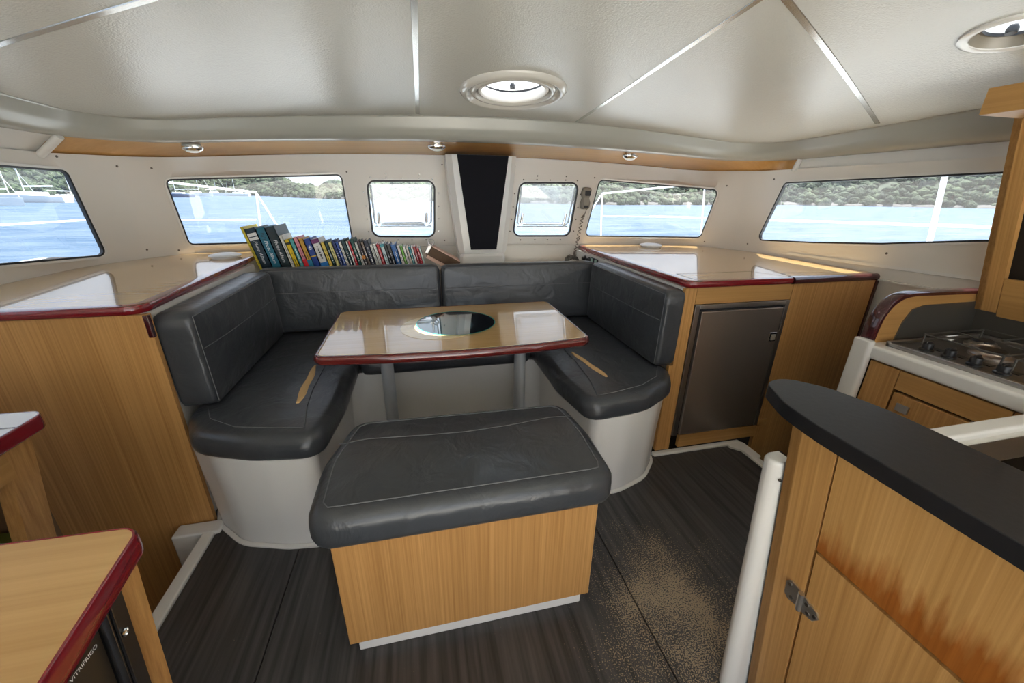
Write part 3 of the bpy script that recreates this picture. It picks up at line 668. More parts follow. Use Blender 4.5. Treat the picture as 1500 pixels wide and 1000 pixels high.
def tear(parent, a, b, w, z):
    bm = nb(); n = 14; rings = []
    for i in range(n + 1):
        u = i / n; ww = w * math.sin(math.pi * (u * .92 + .04)) ** .6 * (1 + .12 * math.sin(9 * u)); x = a[0] + (b[0] - a[0]) * u + .002 * math.sin(12 * u); y = a[1] + (b[1] - a[1]) * u
        rings.append([(x - ww, y, z - .004), (x - ww * .6, y, z + .0025), (x + ww * .5, y + .004, z + .003), (x + ww, y, z - .004)])
    loops(bm, rings); return obj('torn_strip', bm, FOAM, parent)
tear(t, (-.495, 1.45), (-.508, 1.80), .019, .5035)
pr = fillet([(1.108, 2.385), (1.108, 1.46), (1.05, 1.36), (.88, 1.26), (.60, 1.225), (.555, 1.50), (.545, 2.385)], [.03, .10, .12, .2, .07, .3, .03], 8, True)
t = cthing('seat_cushion', 'dark slate leather seat cushion with a torn strip, beside the fridge cabinet', (.85, 1.75, .398))
cushion('pad', pr, .398, .495, .045, t, .010, N=110)
seam('seam', [(1.06, 1.50, .4985), (.99, 1.395, .4985), (.88, 1.330, .499), (.74, 1.295, .4985), (.655, 1.285, .497)], t)
seam('seam', [(.655, 1.285, .497), (.680, 1.42, .5025), (.69, 1.6, .504), (.69, 2.2, .5045)], t)
tear(t, (.765, 1.43), (.715, 1.72), .018, .5035)
t = cthing('seat_cushion', 'dark slate leather seat cushion under the books, behind the table', (.1, 2.05, .398))
cushion('pad', rrect(-.333, .543, 1.855, 2.385, .04), .398, .495, .045, t, .008)
seam('seam', [(-.28, 1.91, .497), (.49, 1.91, .497)], t)
def upright(name, label, O, U, V, W, lu, lv, tw, r=.035, seams=(.62,)):
    """back cushion: lu long, lv high, tw thick; W points into the seat"""
    O, U, V, W = Vector(O), Vector(U).normalized(), Vector(V).normalized(), Vector(W).normalized()
    f = lambda p: O + U * p[0] + V * p[1] + W * p[2]
    t = cthing(name, label, O + U * lu / 2)
    cushion('pad', rrect(0, lu, 0, lv, .035), 0, tw, r, t, .012, f=f, N=84)
    for s in seams: seam('seam', [f((lu * (.03 + .94 * i / 10), lv * s, tw + .0135 * (1 - (2 * abs(i / 10 - .5)) ** 4))) for i in range(11)], t, .0014)
    e = .017; seam('edge_seam', [f((a, b, tw - .0005)) for a, b in ((e, e), (e, lv - e), (lu - e, lv - e), (lu - e, e))], t, .0017)
    return t
upright('back_cushion', 'dark slate leather backrest against the stairwell cabinet', (-.893, 1.485, .497), (0, 1, 0), (-.010, 0, .35), (.35, 0, .010), .812, .36, .120, r=.022)
upright('back_cushion', 'dark slate leather backrest against the fridge cabinet', (1.130, 2.298, .497), (0, -1, 0), (.006, 0, .35), (-.35, 0, .006), .825, .365, .098, r=.022)
upright('back_cushion', 'long dark slate leather backrest in front of the books', (-.868, 2.405, .496), (1, 0, 0), (0, .035, .35), (0, -.35, .035), .968, .36, .105, r=.024)
upright('back_cushion', 'long dark slate leather backrest below the mast pillar', (.108, 2.405, .496), (1, 0, 0), (0, .035, .35), (0, -.35, .035), .985, .355, .105, r=.024)

# ------------------------------------------------------------------ table
t = thing('saloon_table', 'glossy wooden saloon table with red edge and round dark glass inset', 'table', (.13, 1.7, 0))
TZ = .70
tp = fillet([(-.405, 1.402), (-.15, 1.372), (.13, 1.362), (.41, 1.372), (.665, 1.405), (.672, 2.02), (-.415, 2.008)], [.045, .8, .8, .8, .045, .05, .05], 8, True); tp = ccw(tp)
obj('top', prism(nb(), offset(tp, .012), .668, TZ), TOPT, t, False)
bm = nb(); loops(bm, [[(x, y, z) for x, y in offset(tp, d)] for d, z in ((.030, .664), (.008, .664), (.0, .670), (-.003, .682), (0, .694), (.006, .7002), (.014, .7008), (.03, .690))], False, False)
obj('red_edge', bm, TRED, t)
bm = nb(); loops(bm, [[(x, y, .7004) for x, y in offset(tp, .0125)], [(x, y, .7012) for x, y in offset(tp, .0165)]], False, False)
obj('pale_stringing', bm, SUN_INLAY, t)
obj('sun_toned_disc', lathe(nb(), [(.172, TZ + .0004), (.172, TZ + .0010), (.001, TZ + .0012)], (.062, 1.672, 0), 60, cap0=True, cap1=True), SUN_INLAY, t, False)  # pale disc painted in for the sunlit crescent beside the glass
g = obj('glass_inset', lathe(nb(), [(.174, TZ + .0006), (.174, TZ + .0022), (.001, TZ + .0024)], (.135, 1.712, 0), 60, cap0=True, cap1=True), GLASSB, t, False)
obj('glass_rim', lathe(nb(), [(.1742, TZ + .0008), (.1785, TZ + .0030), (.1742, TZ + .0030)], (.135, 1.712, 0), 60), GEDGE, g)
for x in (-.19, .448):
    l = obj('leg', tube(nb(), [(x, 1.75, 0), (x, 1.75, .665)], .029, 24), ALU, t)
    obj('foot_flange', lathe(nb(), [(.06, 0), (.06, .006), (.035, .014), (.03, .03)], (x, 1.75, 0), 28), ALU, l)
    obj('top_flange', lathe(nb(), [(.03, .640), (.05, .655), (.06, .666)], (x, 1.75, 0), 28), ALU, l)

# ------------------------------------------------------------------ stool
t = thing('box_stool', 'box stool with oak veneer sides, white plinth and slate leather cushion', 'stool', (.095, 1.02, 0))
obj('plinth', box(nb(), (-.252, .826, 0), (.432, 1.19, .052), .004), WHITE, t)
obj('body', box(nb(), (-.272, .814, .050), (.452, 1.205, .424), .002, 1), OAK, t, False)
cp = fillet([(-.318, .790), (.496, .790), (.506, 1.02), (.482, 1.225), (-.262, 1.245), (-.322, 1.02)], [.06, .06, .3, .07, .07, .3], 8, True)
cu = cushion('cushion', cp, .420, .528, .042, t, .008, N=90)
ip = resample(offset(ccw(cp), .040), 80); seam('seam', [(x, y, .5292) for x, y in ip] + [(ip[0][0], ip[0][1], .5292)], cu)
seam('cross_seam', [(-.285, 1.10, .528), (-.20, 1.105, .533), (-.05, 1.085, .537), (.1, 1.075, .5375), (.25, 1.085, .537), (.40, 1.11, .533), (.47, 1.11, .528)], cu)

# ------------------------------------------------------------------ books
def col(h): 
    c = [int(h[i:i + 2], 16) / 255 for i in (0, 2, 4)]; return tuple(x / 12.92 if x <= .04045 else ((x + .055) / 1.055) ** 2.4 for x in c)
_bm = {}
def bmat(h):
    if h not in _bm: _bm[h] = mat('cover_' + h, col(h), .4)
    return _bm[h]
# width px, height m, depth, cover colour, accent (colour, z0, z1), label
BK = [
 (4.0, .285, .21, 'd9c437', None, 'tall thin yellow book leaning at the album end of the row'),
 (15., .272, .22, '1c3440', ('e6e6e2', .83, .93), 'thick dark slate photo album with two white stickers'),
 (13., .276, .22, '1f6a80', None, 'thick teal blue photo album between two darker albums'),
 (14., .280, .22, '1f3337', None, 'thick blackish green photo album without stickers'),
 (5.0, .235, .17, 'd8d6cc', None, 'thin white book next to the blackish green album'),
 (7.0, .210, .15, 'e3c21f', ('2a2a10', .86, .92), 'bright yellow paperback with black spine lettering'),
 (6.5, .212, .15, '4e9c9c', None, 'sea-green paperback beside the bright yellow one'),
 (6.5, .222, .15, 'd98a92', ('d31f2c', 0, .42), 'pink paperback with a red lower spine'),
 (7.0, .215, .15, 'c99a3a', ('2d84a8', 0, .42), 'ochre paperback with a blue lower spine'),
 (10., .212, .16, '1a3f8f', ('d7b13c', .50, .53), 'wide royal blue book with a little white sailing boat emblem'),
 (12., .210, .16, 'd9d7d2', ('2f83cf', 0, .34), 'wide white guide book with purple top and blue foot'),
 (6.0, .190, .14, 'e0c455', None, 'pale yellow paperback beside the wide white guide book'),
 (4.5, .200, .14, '123b38', None, 'thin dark green paperback between two yellow spines'),
 (6.0, .190, .14, 'd8d08a', ('f0a81e', 0, .18), 'pale lime paperback with an orange square at the foot'),
 (5.0, .202, .14, '1b2f66', None, 'navy paperback next to the pale lime spine'),
 (4.5, .195, .14, '2d50a0', None, 'medium blue paperback beside the navy one'),
 (4.5, .192, .14, 'e2dfda', None, 'white paperback with red lettering before the dark teal book'),
 (6.5, .205, .15, '0f3a3f', None, 'dark teal book, wider than its neighbours'),
 (3.0, .196, .14, 'e4e4de', None, 'very thin white booklet against the dark teal book'),
 (4.0, .196, .14, 'c01d2c', None, 'slim crimson paperback with white lettering'),
 (5.5, .210, .15, '155049', None, 'bottle green book rising above the crimson one'),
 (4.0, .190, .14, 'd5d3cc', None, 'light grey paperback after the bottle green book'),
 (5.0, .198, .14, '2c1a22', ('d9862a', .45, .55), 'blackish maroon paperback with an orange mark'),
 (4.5, .190, .14, '6f6056', ('e8e4da', 0, .10), 'grey-brown paperback with a white label at its foot'),
 (7.5, .198, .15, '23263c', None, 'wide midnight blue book with white lettering'),
 (5.0, .176, .14, 'c9c9c4', None, 'silver grey paperback beside the midnight blue book'),
 (5.0, .178, .14, 'e6e5e0', None, 'plain white paperback before the scarlet one'),
 (5.5, .176, .14, 'b8202c', None, 'scarlet paperback with white lettering among white ones'),
 (6.5, .178, .14, 'c3d3d8', ('2c8a98', .90, 1.0), 'pale ice-blue paperback with a teal top edge'),
 (4.0, .178, .14, '151a1c', None, 'thin black paperback beside the pale ice-blue one'),
 (5.5, .176, .14, '22201f', ('b58f5a', .2, .26), 'black paperback with tan lettering'),
 (9.0, .172, .14, '1c62a8', None, 'wide bright blue book with white lettering'),
 (5.0, .162, .13, 'e2dbdc', None, 'pinkish white paperback before the lime green spine'),
 (4.0, .163, .13, '5fa51e', None, 'slim lime green paperback beside white ones'),
 (4.5, .158, .13, 'e9e7e2', None, 'small white paperback after the lime green spine'),
 (4.0, .156, .13, 'ddd2c6', None, 'small cream paperback beside the turquoise spine'),
 (4.0, .158, .13, '1f8a93', None, 'slim turquoise paperback between white spines'),
 (3.5, .156, .13, 'e4dedb', None, 'slim white paperback between turquoise and dark red spines'),
 (5.0, .158, .13, 'a3222a', None, 'dark red paperback near the end of the row'),
 (4.0, .150, .13, 'c0232e', None, 'slim bright red paperback, last coloured spine of the row'),
 (3.0, .150, .13, 'cfdcd6', None, 'thin pale green booklet ending the row of books'),
]
SZ = .785; TH = R(-13); YS = 2.545; x = -.912; px = .945 * math.cos(TH) / sum(b[0] for b in BK)
for i, (w, h, d, c1, acc, lb) in enumerate(BK):
    w *= px; g = min(w * .12, .003)
    t = thing('photo_album' if i in (1, 2, 3) else 'book', lb, 'book', (x, YS, SZ), 'books on the ledge behind the settee'); LOC[t] = Vector((0, 0, 0))
    bm = nb(); box(bm, (0, 0, 0), (w * .96, g, h)); box(bm, (0, 0, 0), (g, d, h)); box(bm, (w * .96 - g, 0, 0), (w * .96, d, h))
    obj('cover', bm, bmat(c1), t, False)
    obj('pages', box(nb(), (g, g, .003), (w * .96 - g, d - .004, h - .004)), PAPER, t, False)
    m = TEXTD if sum(col(c1)) > .9 else TEXTW
    if acc and i != 1: obj('spine_band', box(nb(), (-.0004, -.0008, h * acc[1]), (w * .96 + .0004, .0002, h * acc[2])), bmat(acc[0]), t, False)
    if i in (1, 2, 3):
        bm = nb(); hh = h
        add_text(bm, 'Photo Album', .0245, lambda a, b: (w * .42 + b - .004, -.0008, hh * .74 - a), .35); obj('lettering', bm, TEXTW, t, False)
        if i == 1:
            for z0, z1 in ((.835, .90), (.755, .815)): obj('sticker', box(nb(), (w * .06, -.0009, h * z0), (w * .92, .0002, h * z1)), bmat('e6e6e2'), t, False)
        else:
            bm = nb()
            for k in range(5): box(bm, (w * (.2 + .1 * (k % 2)), -.0006, h * (.76 + .03 * k)), (w * (.62 + .12 * (k % 3)), .0001, h * (.768 + .03 * k)))
            obj('scribble', bm, TEXTD, t, False)
    elif w > .014:
        if i == 9:
            bm = nb(); y = -.0012; vs = [bm.verts.new(p) for p in ((w * .25, y, h * .73), (w * .75, y, h * .73), (w * .66, y, h * .70), (w * .34, y, h * .70), (w * .48, y, h * .74), (w * .48, y, h * .83), (w * .24, y, h * .745), (w * .52, y, h * .82), (w * .74, y, h * .745), (w * .52, y, h * .745))]
            bm.faces.new(vs[0:4]); bm.faces.new(vs[4:7]); bm.faces.new(vs[7:10]); obj('boat_emblem', bm, TEXTW, t, False)
        elif i == 10:
            obj('purple_top', box(nb(), (-.0003, -.0008, h * .88), (w * .96, .0002, h)), bmat('6a2a63'), t, False)
        bm = nb(); z = h * random.uniform(.62, .84) if i != 10 else h * .8; zl = h * random.uniform(.22, .36) if not (acc and acc[1] == 0) else h * .46
        if i not in (9,):
            while z > zl:      # row of tiny unreadable letters
                hgt = random.choice((.004, .006, .007)); box(bm, (w * .40, -.0007, z - hgt), (w * (.52 + .1 * random.random()), .0001, z)); z -= hgt + random.choice((.002, .002, .007))
            obj('lettering', bm, m, t, False)
    t.rotation_euler = (0, TH, 0)
    x += w / math.cos(TH)
# brown box file leaning against the ledge, with a metal clasp
t = thing('box_file', 'brown worn box file with metal clasp leaning at the end of the book row', 'box file', (.045, 2.56, .80)); LOC[t] = Vector((0, 0, 0))
BROWN = mat('worn_brown_board', (.11, .055, .022), .6, bump=(60, .4, .003)); PINK = mat('pinkish_card', (.72, .48, .38), .6)
obj('body', box(nb(), (0, 0, 0), (.216, .13, .058), .003), BROWN, t)
obj('card_sleeve', box(nb(), (.01, -.003, -.022), (.16, .13, -.001), .002), PINK, t)
obj('top_lining', box(nb(), (0, 0, .0575), (.210, .13, .064), .001), PINK, t)
cl = obj('clasp', box(nb(), (-.012, -.006, .004), (.012, .03, .07), .004), STEEL, t)
obj('ring', tube(nb(), [(-.004 + .017 * math.cos(a), -.004, .078 + .018 * math.sin(a)) for a in [2 * math.pi * k / 20 for k in range(20)]], .005, 8, True), STEEL, cl)
t.rotation_euler = (0, R(30), 0); t.location = (.030, 2.56, .8935)

# ------------------------------------------------------------------ radio handset with coiled cord, sockets
t = thing('radio_handset', 'brown-grey radio handset hung on the wall between two windows', 'radio handset', (1.19, 2.80, 1.16))
f = lambda p: (1.180 + p[0] * 1.1, 2.808 - .02 * 0 - p[2], 1.232 + p[1])
hp = fillet([(-.030, -.075), (.024, -.075), (.030, -.03), (.020, 0), (.030, .03), (.034, .07), (-.022, .075), (-.032, .03), (-.022, 0), (-.033, -.03)], .016, 5, True)
b = obj('body', prism(nb(), ccw(hp), 0, .034, .010, f=f), GPLAST, t)
obj('grille', prism(nb(), rrect(-.014, .024, .016, .05, .006), .033, .0365, f=f), BPLAST, b)
obj('keypad', prism(nb(), rrect(-.016, .016, -.045, .004, .006), .033, .036, f=f), mat('handset_plate', (.30, .27, .22), .4), b)
obj('label_strip', prism(nb(), rrect(-.016, .016, -.064, -.052, .003), .033, .036, f=f), BPLAST, b)
obj('wall_clip', prism(nb(), rrect(-.014, .014, -.02, .05, .006), -.026, .002, f=f), BPLAST, t)
pts = []; path = [Vector(p) for p in ((1.185, 2.775, 1.158), (1.172, 2.77, 1.128), (1.162, 2.785, 1.10), (1.142, 2.785, .98), (1.112, 2.76, .86), (1.095, 2.72, .818))]
def along(path, u):
    n = len(path) - 1; k = min(n - 1, int(u * n)); return path[k].lerp(path[k + 1], u * n - k)
N = 420
for k in range(N):
    u = k / (N - 1); c = along(path, u); amp = .0095 * min(1, max(0, (u - .22) * 8)); a = u * 2 * math.pi * 24
    pts.append(c + Vector((math.cos(a) * amp, math.sin(a) * amp, 0)))
cd = obj('coiled_cord', tube(nb(), pts, .0030, 5), CORD, t)
pts = []; path2 = [Vector((1.095 + .0, 2.72, .818))] + [Vector((1.05 + .045 * math.cos(a), 2.66 + .035 * math.sin(a), .812 + .03 * math.sin(a) ** 2)) for a in [R(60 + 40 * k) for k in range(8)]] + [Vector((1.07, 2.60, .80)), Vector((1.11, 2.60, .81)), Vector((1.122, 2.63, .83))]
N = 500
for k in range(N):
    u = k / (N - 1); c = along(path2, u); a = u * 2 * math.pi * 46; pts.append(c + Vector((.009 * math.cos(a), .006 * math.cos(a), .009 * math.sin(a))))
obj('coiled_cord', tube(nb(), pts, .0024, 5), CORD, t)
for k, (y, nm, m, lb, ct) in enumerate(((2.62, 'round_socket', BPLAST, 'black round plug where the coiled cord ends under the worktop edge', 'plug'), (2.55, 'round_socket', BPLAST, 'black round socket between the cord plug and the switches', 'socket'), (2.49, 'rocker_switch', None, 'pale green rocker switch next to the black socket', 'switch'), (2.43, 'rocker_switch', None, 'pale green rocker switch nearer the backrest corner', 'switch'))):
    xx = 1.1375; zc = .832
    if m:
        t = thing(nm, lb, ct, (xx - .01, y, zc - .02)); M = Matrix.Translation((xx + .001, y, zc)) @ Matrix.Rotation(R(-90), 4, 'Y')
        obj('collar', lathe(nb(), [(.020, 0), (.020, .006), (.016, .010)], M=M, n=20, cap1=True), BPLAST, t); obj('cap', lathe(nb(), [(.013, .009), (.013, .024), (.009, .028)], M=M, n=16, cap1=True), BPLAST, t)
    else:
        t = thing(nm, lb, ct, (xx - .01, y, zc - .022), 'rocker switches under the worktop edge')
        obj('plate', box(nb(), (xx - .008, y - .022, zc - .022), (xx + .001, y + .022, zc + .024), .002), BPLAST, t); obj('rocker', box(nb(), (xx - .013, y - .013, zc - .018), (xx - .006, y + .013, zc + .019), .002), mat('pale_green_switch%d' % k, (.42, .60, .50), .4), t)

# ------------------------------------------------------------------ galley
t = thing('galley_unit', 'white-topped galley counter with oak doors beyond the black bar top', 'counter', (1.95, .6, -.3))
bm = nb(); box(bm, (1.672, .02, .668), (2.235, 1.124, .722), .012, 3)
obj('white_top', bm, WHITE, t)
obj('corner_post', prism(nb(), fillet([(1.656, 1.055), (1.689, 1.055), (1.689, 1.124), (1.656, 1.124)], .014, 5, True), -.3, .738, .006), WHITE, t)
obj('carcass', box(nb(), (1.71, .05, -.3), (2.24, 1.10, .668)), DARK, t, False)
obj('stile', box(nb(), (1.688, .955, -.3), (1.712, 1.056, .662), .001, 1), OAK, t, False)
obj('top_rail', box(nb(), (1.688, .655, .588), (1.712, .952, .662), .001, 1), OAKY, t, False)
obj('stile', box(nb(), (1.688, .05, -.3), (1.712, .652, .662), .001, 1), OAK, t, False)
d = obj('door', box(nb(), (1.686, .660, -.25), (1.710, .948, .578), .002, 1), OAK, t, False)
obj('latch', box(nb(), (1.680, .885, .515), (1.688, .925, .545), .002), STEEL, d)
# fiddle screen with red curved top edge and steel lining
t = thing('galley_screen', 'curved oak screen with dark red top edge beside the stove', 'screen', (1.95, 1.10, .72))
sp = [(1.700, .722), (1.703, .78), (1.712, .83), (1.735, .872), (1.775, .900), (1.83, .908), (2.19, .904)]
sp = fillet(sp, [0, .1, .1, .08, .1, .2, 0], 5)
ptop = sp; pin = [(x + .030, z - .022) for x, z in sp]
fy = lambda y: (lambda p: (p[0], y, p[1]))
bm = nb(); full = sp + [(2.222, .722)]
loops(bm, [[(a, 1.081, b) for a, b in full], [(a, 1.114, b) for a, b in full]]); obj('board', bm, OAKX, t, False)
bm = nb(); rr = []
for i, (a, b_) in enumerate(sp):
    q = sp[max(0, i - 1)]; w_ = sp[min(len(sp) - 1, i + 1)]; dx, dz = w_[0] - q[0], w_[1] - q[1]; l = math.hypot(dx, dz); n = (-dz / l, dx / l)
    rr.append([(a + n[0] * o, y, b_ + n[1] * o) for y, o in ((1.0765, -.004), (1.0765, .008), (1.086, .014), (1.110, .014), (1.122, .008), (1.122, -.004))])
loops(bm, rr); obj('red_edge', bm, DRED, t)
ip = [(1.805, .724), (1.815, .80), (1.845, .852), (1.90, .866), (2.19, .868), (2.22, .724)]
bm = nb(); loops(bm, [[(a, 1.0765, b) for a, b in ip], [(a, 1.0815, b) for a, b in ip]]); obj('steel_lining', bm, DSTEEL, t, False)
t = thing('splashback', 'grey steel splashback behind the stove', 'splashback', (2.2, .6, .722))
bm = nb(); loops(bm, [[(2.214, 0.05, .721), (2.214, 1.077, .721), (2.192, 1.077, .840), (2.192, 0.05, .840)], [(2.218, 0.05, .721), (2.218, 1.077, .721), (2.196, 1.077, .840), (2.196, 0.05, .840)]]); obj('sheet', bm, DSTEEL, t, False)
# stove
t = thing('gas_stove', 'stainless gas hob with black knobs and wire pan supports', 'stove', (1.95, .78, .722))
obj('tray', box(nb(), (1.725, .42, .7215), (2.205, 1.045, .730), .003), DSTEEL, t)
bm = nb()
for a, b in (((1.722, .42, .722), (1.738, 1.05, .738)), ((2.190, .42, .722), (2.205, 1.05, .742)), ((1.722, 1.035, .722), (2.205, 1.05, .742))): box(bm, a, b, .003)
obj('rim', bm, STEEL, t)
obj('control_strip', box(nb(), (1.742, .47, .729), (1.838, 1.02, .736), .002), DSTEEL, t)
for y in (.952, .886, .818, .750):
    k = obj('knob', lathe(nb(), [(.021, .735), (.021, .742), (.016, .745), (.0155, .762), (.012, .766)], (1.772, y, 0), 22, cap1=True), BPLAST, t)
    obj('grip', box(nb(), (1.758, y - .004, .763), (1.786, y + .004, .772), .002), BPLAST, k)
    obj('marking_plate', box(nb(), (1.804, y - .022, .735), (1.832, y + .022, .7385)), BPLAST, t, False)
for (a, b, r) in ((2.06, .955, .048), (1.955, .872, .058), (2.08, .70, .058), (1.95, .60, .045)):
    k = obj('burner', lathe(nb(), [(r, .729), (r, .737), (r * .8, .741), (r * .75, .748), (r * .3, .750)], (a, b, 0), 28, cap1=True), FSTEEL, t); obj('burner_cap', lathe(nb(), [(r * .62, .748), (r * .62, .754), (r * .5, .757)], (a, b, 0), 24, cap1=True), BPLAST, k)
for (a0, a1, b0, b1) in ((1.86, 2.17, .80, 1.02), (1.86, 2.17, .50, .77)):
    bm = nb(); tube(bm, [(a0, b0, .768), (a1, b0, .768), (a1, b1, .768), (a0, b1, .768)], .003, 6, True)
    am, bm_ = (a0 + a1) / 2, (b0 + b1) / 2
    for p, q in (((am, b0), (am, bm_ - .04)), ((am, b1), (am, bm_ + .04)), ((a0, bm_), (am - .05, bm_)), ((a1, bm_), (am + .05, bm_))): tube(bm, [(p[0], p[1], .768), (q[0], q[1], .768)], .003, 6)
    for p in ((a0, b0), (a1, b0), (a1, b1), (a0, b1)): tube(bm, [(p[0], p[1], .728), (p[0], p[1], .771)], .0035, 6)
    obj('pan_support', bm, DSTEEL, t)
# slanted cupboard over the stove back
t = thing('galley_cupboard', 'slanting oak cupboard with an open niche above the stove', 'cupboard', (2.1, .9, .82))
pf = lambda p: (2.160 - .314 * (p[1] - .9) + p[2], p[0], p[1])      # (y, z, depth)
def face(bm, y0, y1, z0, z1, d0, d1): loops(bm, [[pf((a, b, d0)) for a, b in ((y0, z0), (y1, z0), (y1, z1), (y0, z1))], [pf((a, b, d1)) for a, b in ((y0, z0), (y1, z0), (y1, z1), (y0, z1))]]); return bm
obj('front_stile', face(nb(), 1.012, 1.077, .838, 1.53, 0, .022), OAKP, t, False)
obj('lower_rail', face(nb(), .45, 1.010, .825, .975, 0, .022), OAKY, t, False)
obj('upper_rail', face(nb(), .45, 1.010, 1.345, 1.53, 0, .022), OAKY, t, False)
bm = nb(); loops(bm, [[pf((1.077, b, d)) for b, d in ((.838, .0), (.838, .04), (1.20, .14), (1.40, .2), (1.53, .0))], [pf((1.057, b, d)) for b, d in ((.838, .0), (.838, .04), (1.20, .14), (1.40, .2), (1.53, .0))]])
obj('end_panel', bm, OAK, t, False)
obj('niche_back', face(nb(), .45, 1.05, .84, 1.50, .05, .055), DARK, t, False)
bm = nb(); box(bm, (1.775, .45, 1.505), (2.07, 1.062, 1.580), .002, 1); obj('header_box', bm, OAKY, t, False)

# ------------------------------------------------------------------ bar / peninsula and sink counter
t = thing('sink_counter', 'white moulded counter with steel sink behind the black bar top', 'counter', (1.3, .3, -.3))
bm = nb(); box(bm, (.80, .535, .665), (1.668, .580, .722), .008, 3); box(bm, (.80, -.30, .665), (1.668, .535, .705)); obj('white_top', bm, WHITE, t)
obj('front_panel', box(nb(), (.84, .535, -.2), (1.668, .555, .665)), OAKX, t, False)
s = obj('sink_rim', prism(nb(), rrect(.99, 1.52, .05, .515, .05), .700, .712, .003), STEEL, t)
obj('sink_bowl_shade', prism(nb(), rrect(1.06, 1.45, .10, .455, .06), .7121, .7132), mat('sink_shadow', (.05, .048, .047), .2, .9), s)  # flat dark plate; the bowl's inner shade is put into its colour
pn = lambda p: (.657 + (.87 - p[1]) * .140 + p[2], p[0], p[1])
def pface(bm, y0, y1, z0, z1, d0, d1): loops(bm, [[pn((a, b, d0)) for a, b in ((y0, z0), (y1, z0), (y1, z1), (y0, z1))], [pn((a, b, d1)) for a, b in ((y0, z0), (y1, z0), (y1, z1), (y0, z1))]]); return bm
t = thing('bar_cabinet', 'oak veneer bar cabinet with water-stained panel, hinged door and black top', 'cabinet', (.75, .2, 0))
obj('end_stile', pface(nb(), .413, .498, 0, .893, 0, .022), OAKP, t, False)
obj('upper_panel', pface(nb(), -.55, .409, .628, .893, 0, .022), wood('oak_upper_stained', (.66, .38, .14), (.46, .24, .07), 'z', .38, fine=150, slant=True, stain=(.590, .655, -.16, .16)) , t, False)
d = obj('door', pface(nb(), -.55, .407, .06, .622, -.001, .020), OAKP, t, False)
obj('carcass', pface(nb(), -.55, .49, 0, .885, .023, .080), DARK, t, False)
bm = nb(); loops(bm, [[pn((.498, b, d_)) for b, d_ in ((0, .0), (0, .14), (.893, .08), (.893, 0))], [pn((.478, b, d_)) for b, d_ in ((0, .0), (0, .14), (.893, .08), (.893, 0))]]); obj('end_panel', bm, OAK, t, False)
tb = ccw(fillet([(.577, -.55), (.580, .40), (.590, .47), (.625, .545), (.675, .556), (.722, .505), (.745, .42), (.748, -.55)], [0, .3, .15, .04, .05, .1, .3, 0], 6, True))
obj('black_top', prism(nb(), tb, .895, .921, .002), BCOPPER, t)
hg = nb()
def hp3(y, z, o): return Vector(pn((y, z, o)))
lf = fillet([(.449, .495), (.440, .507), (.414, .503), (.416, .458), (.440, .451), (.449, .460)], .004, 3, True)
loops(hg, [[pn((a, b, -.0035)) for a, b in lf], [pn((a, b, .0)) for a, b in lf]])
lf2 = fillet([(.412, .501), (.380, .492), (.375, .478), (.385, .460), (.412, .456)], .004, 3, True)
loops(hg, [[pn((a, b, -.0045)) for a, b in lf2], [pn((a, b, -.0005)) for a, b in lf2]])
tube(hg, [hp3(.413, .456, -.006), hp3(.413, .504, -.006)], .0055, 12)
hgo = obj('hinge', hg, mat('hinge_steel', (.62, .60, .57), .28, .95), d)
for a, b in ((.440, .496), (.432, .466), (.400, .488), (.395, .468), (.382, .478)): obj('hinge_screw', tube(nb(), [hp3(a, b, -.003), hp3(a, b, -.0062)], .0042, 10), SCREW, d)
# white rounded post at the bar end
t = thing('end_post', 'white rounded post at the end of the bar cabinet', 'post', (.72, .53, 0))
pp = lambda z, k: [( .662 + (.75 - z) * .080 + a * (1 + (.75 - z) * .55), .50 + b) for a, b in fillet([(0, .004), (.046, .004), (.046, .048), (.0, .048)], [.021, .002, .002, .021], 6, True)]
loops(bm := nb(), [[(a, b, z) for a, b in (pp(z, 0) if not e else offset(ccw(pp(z, 0)), e))] for z, e in ((0, 0), (.25, 0), (.5, 0), (.745, 0), (.752, .003), (.755, .007))])
obj('moulding', bm, WHITE, t, angle=45)
obj('screw', tube(nb(), [(.677, .5055, .715), (.677, .501, .715)], .003, 8), SCREW, t)

# ------------------------------------------------------------------ desks in the left foreground
def desk_edge(bm, path, z0, z1): return edge_band(bm, path, z0, z1, .010)
t = thing('chart_desk', 'pale wooden desk with worn red edge and black appliance under it', 'desk', (-.65, .3, 0))
dp = fillet([(-.345, -.35), (-.433, .370), (-.464, .597), (-.895, .606)], [0, 0, .030, 0], 8)
obj('top', prism(nb(), ccw(dp + [(-.895, -.35)]), .722, .750), DESK, t, False)
obj('red_edge', edge_band(nb(), dp[:], .712, .750, .003, .003), RED, t)
lg = lambda z: -.464 - (.72 - z) * .085
bm = nb(); loops(bm, [[(lg(z), .520, z), (lg(z), .566, z), (lg(z) - .05, .566, z), (lg(z) - .05, .520, z)] for z in (0, .722)]); obj('leg', bm, OAK, t, False)
bm = nb(); loops(bm, [[(lg(z), -.40, z), (lg(z), -.35, z), (lg(z) - .05, -.35, z), (lg(z) - .05, -.40, z)] for z in (0, .722)]); obj('leg', bm, OAK, t, False)
obj('back_apron', box(nb(), (-.89, .54, .64), (-.52, .56, .72)), OAKX, t, False)
t = thing('desk_fridge', 'black compact fridge with a maker name under the pale wooden desk', 'fridge', (-.7, .3, 0))
obj('casing', box(nb(), (-.885, -.30, .05), (-.505, .516, .712), .004), BPLAST, t)
fx = lambda z: lg(z) + .008
bm = nb(); loops(bm, [[(fx(z), .480, z), (fx(z), .518, z), (fx(z) - .05, .518, z), (fx(z) - .05, .480, z)] for z in (.0, .716)]); obj('flange', bm, BPLAST, t, False)
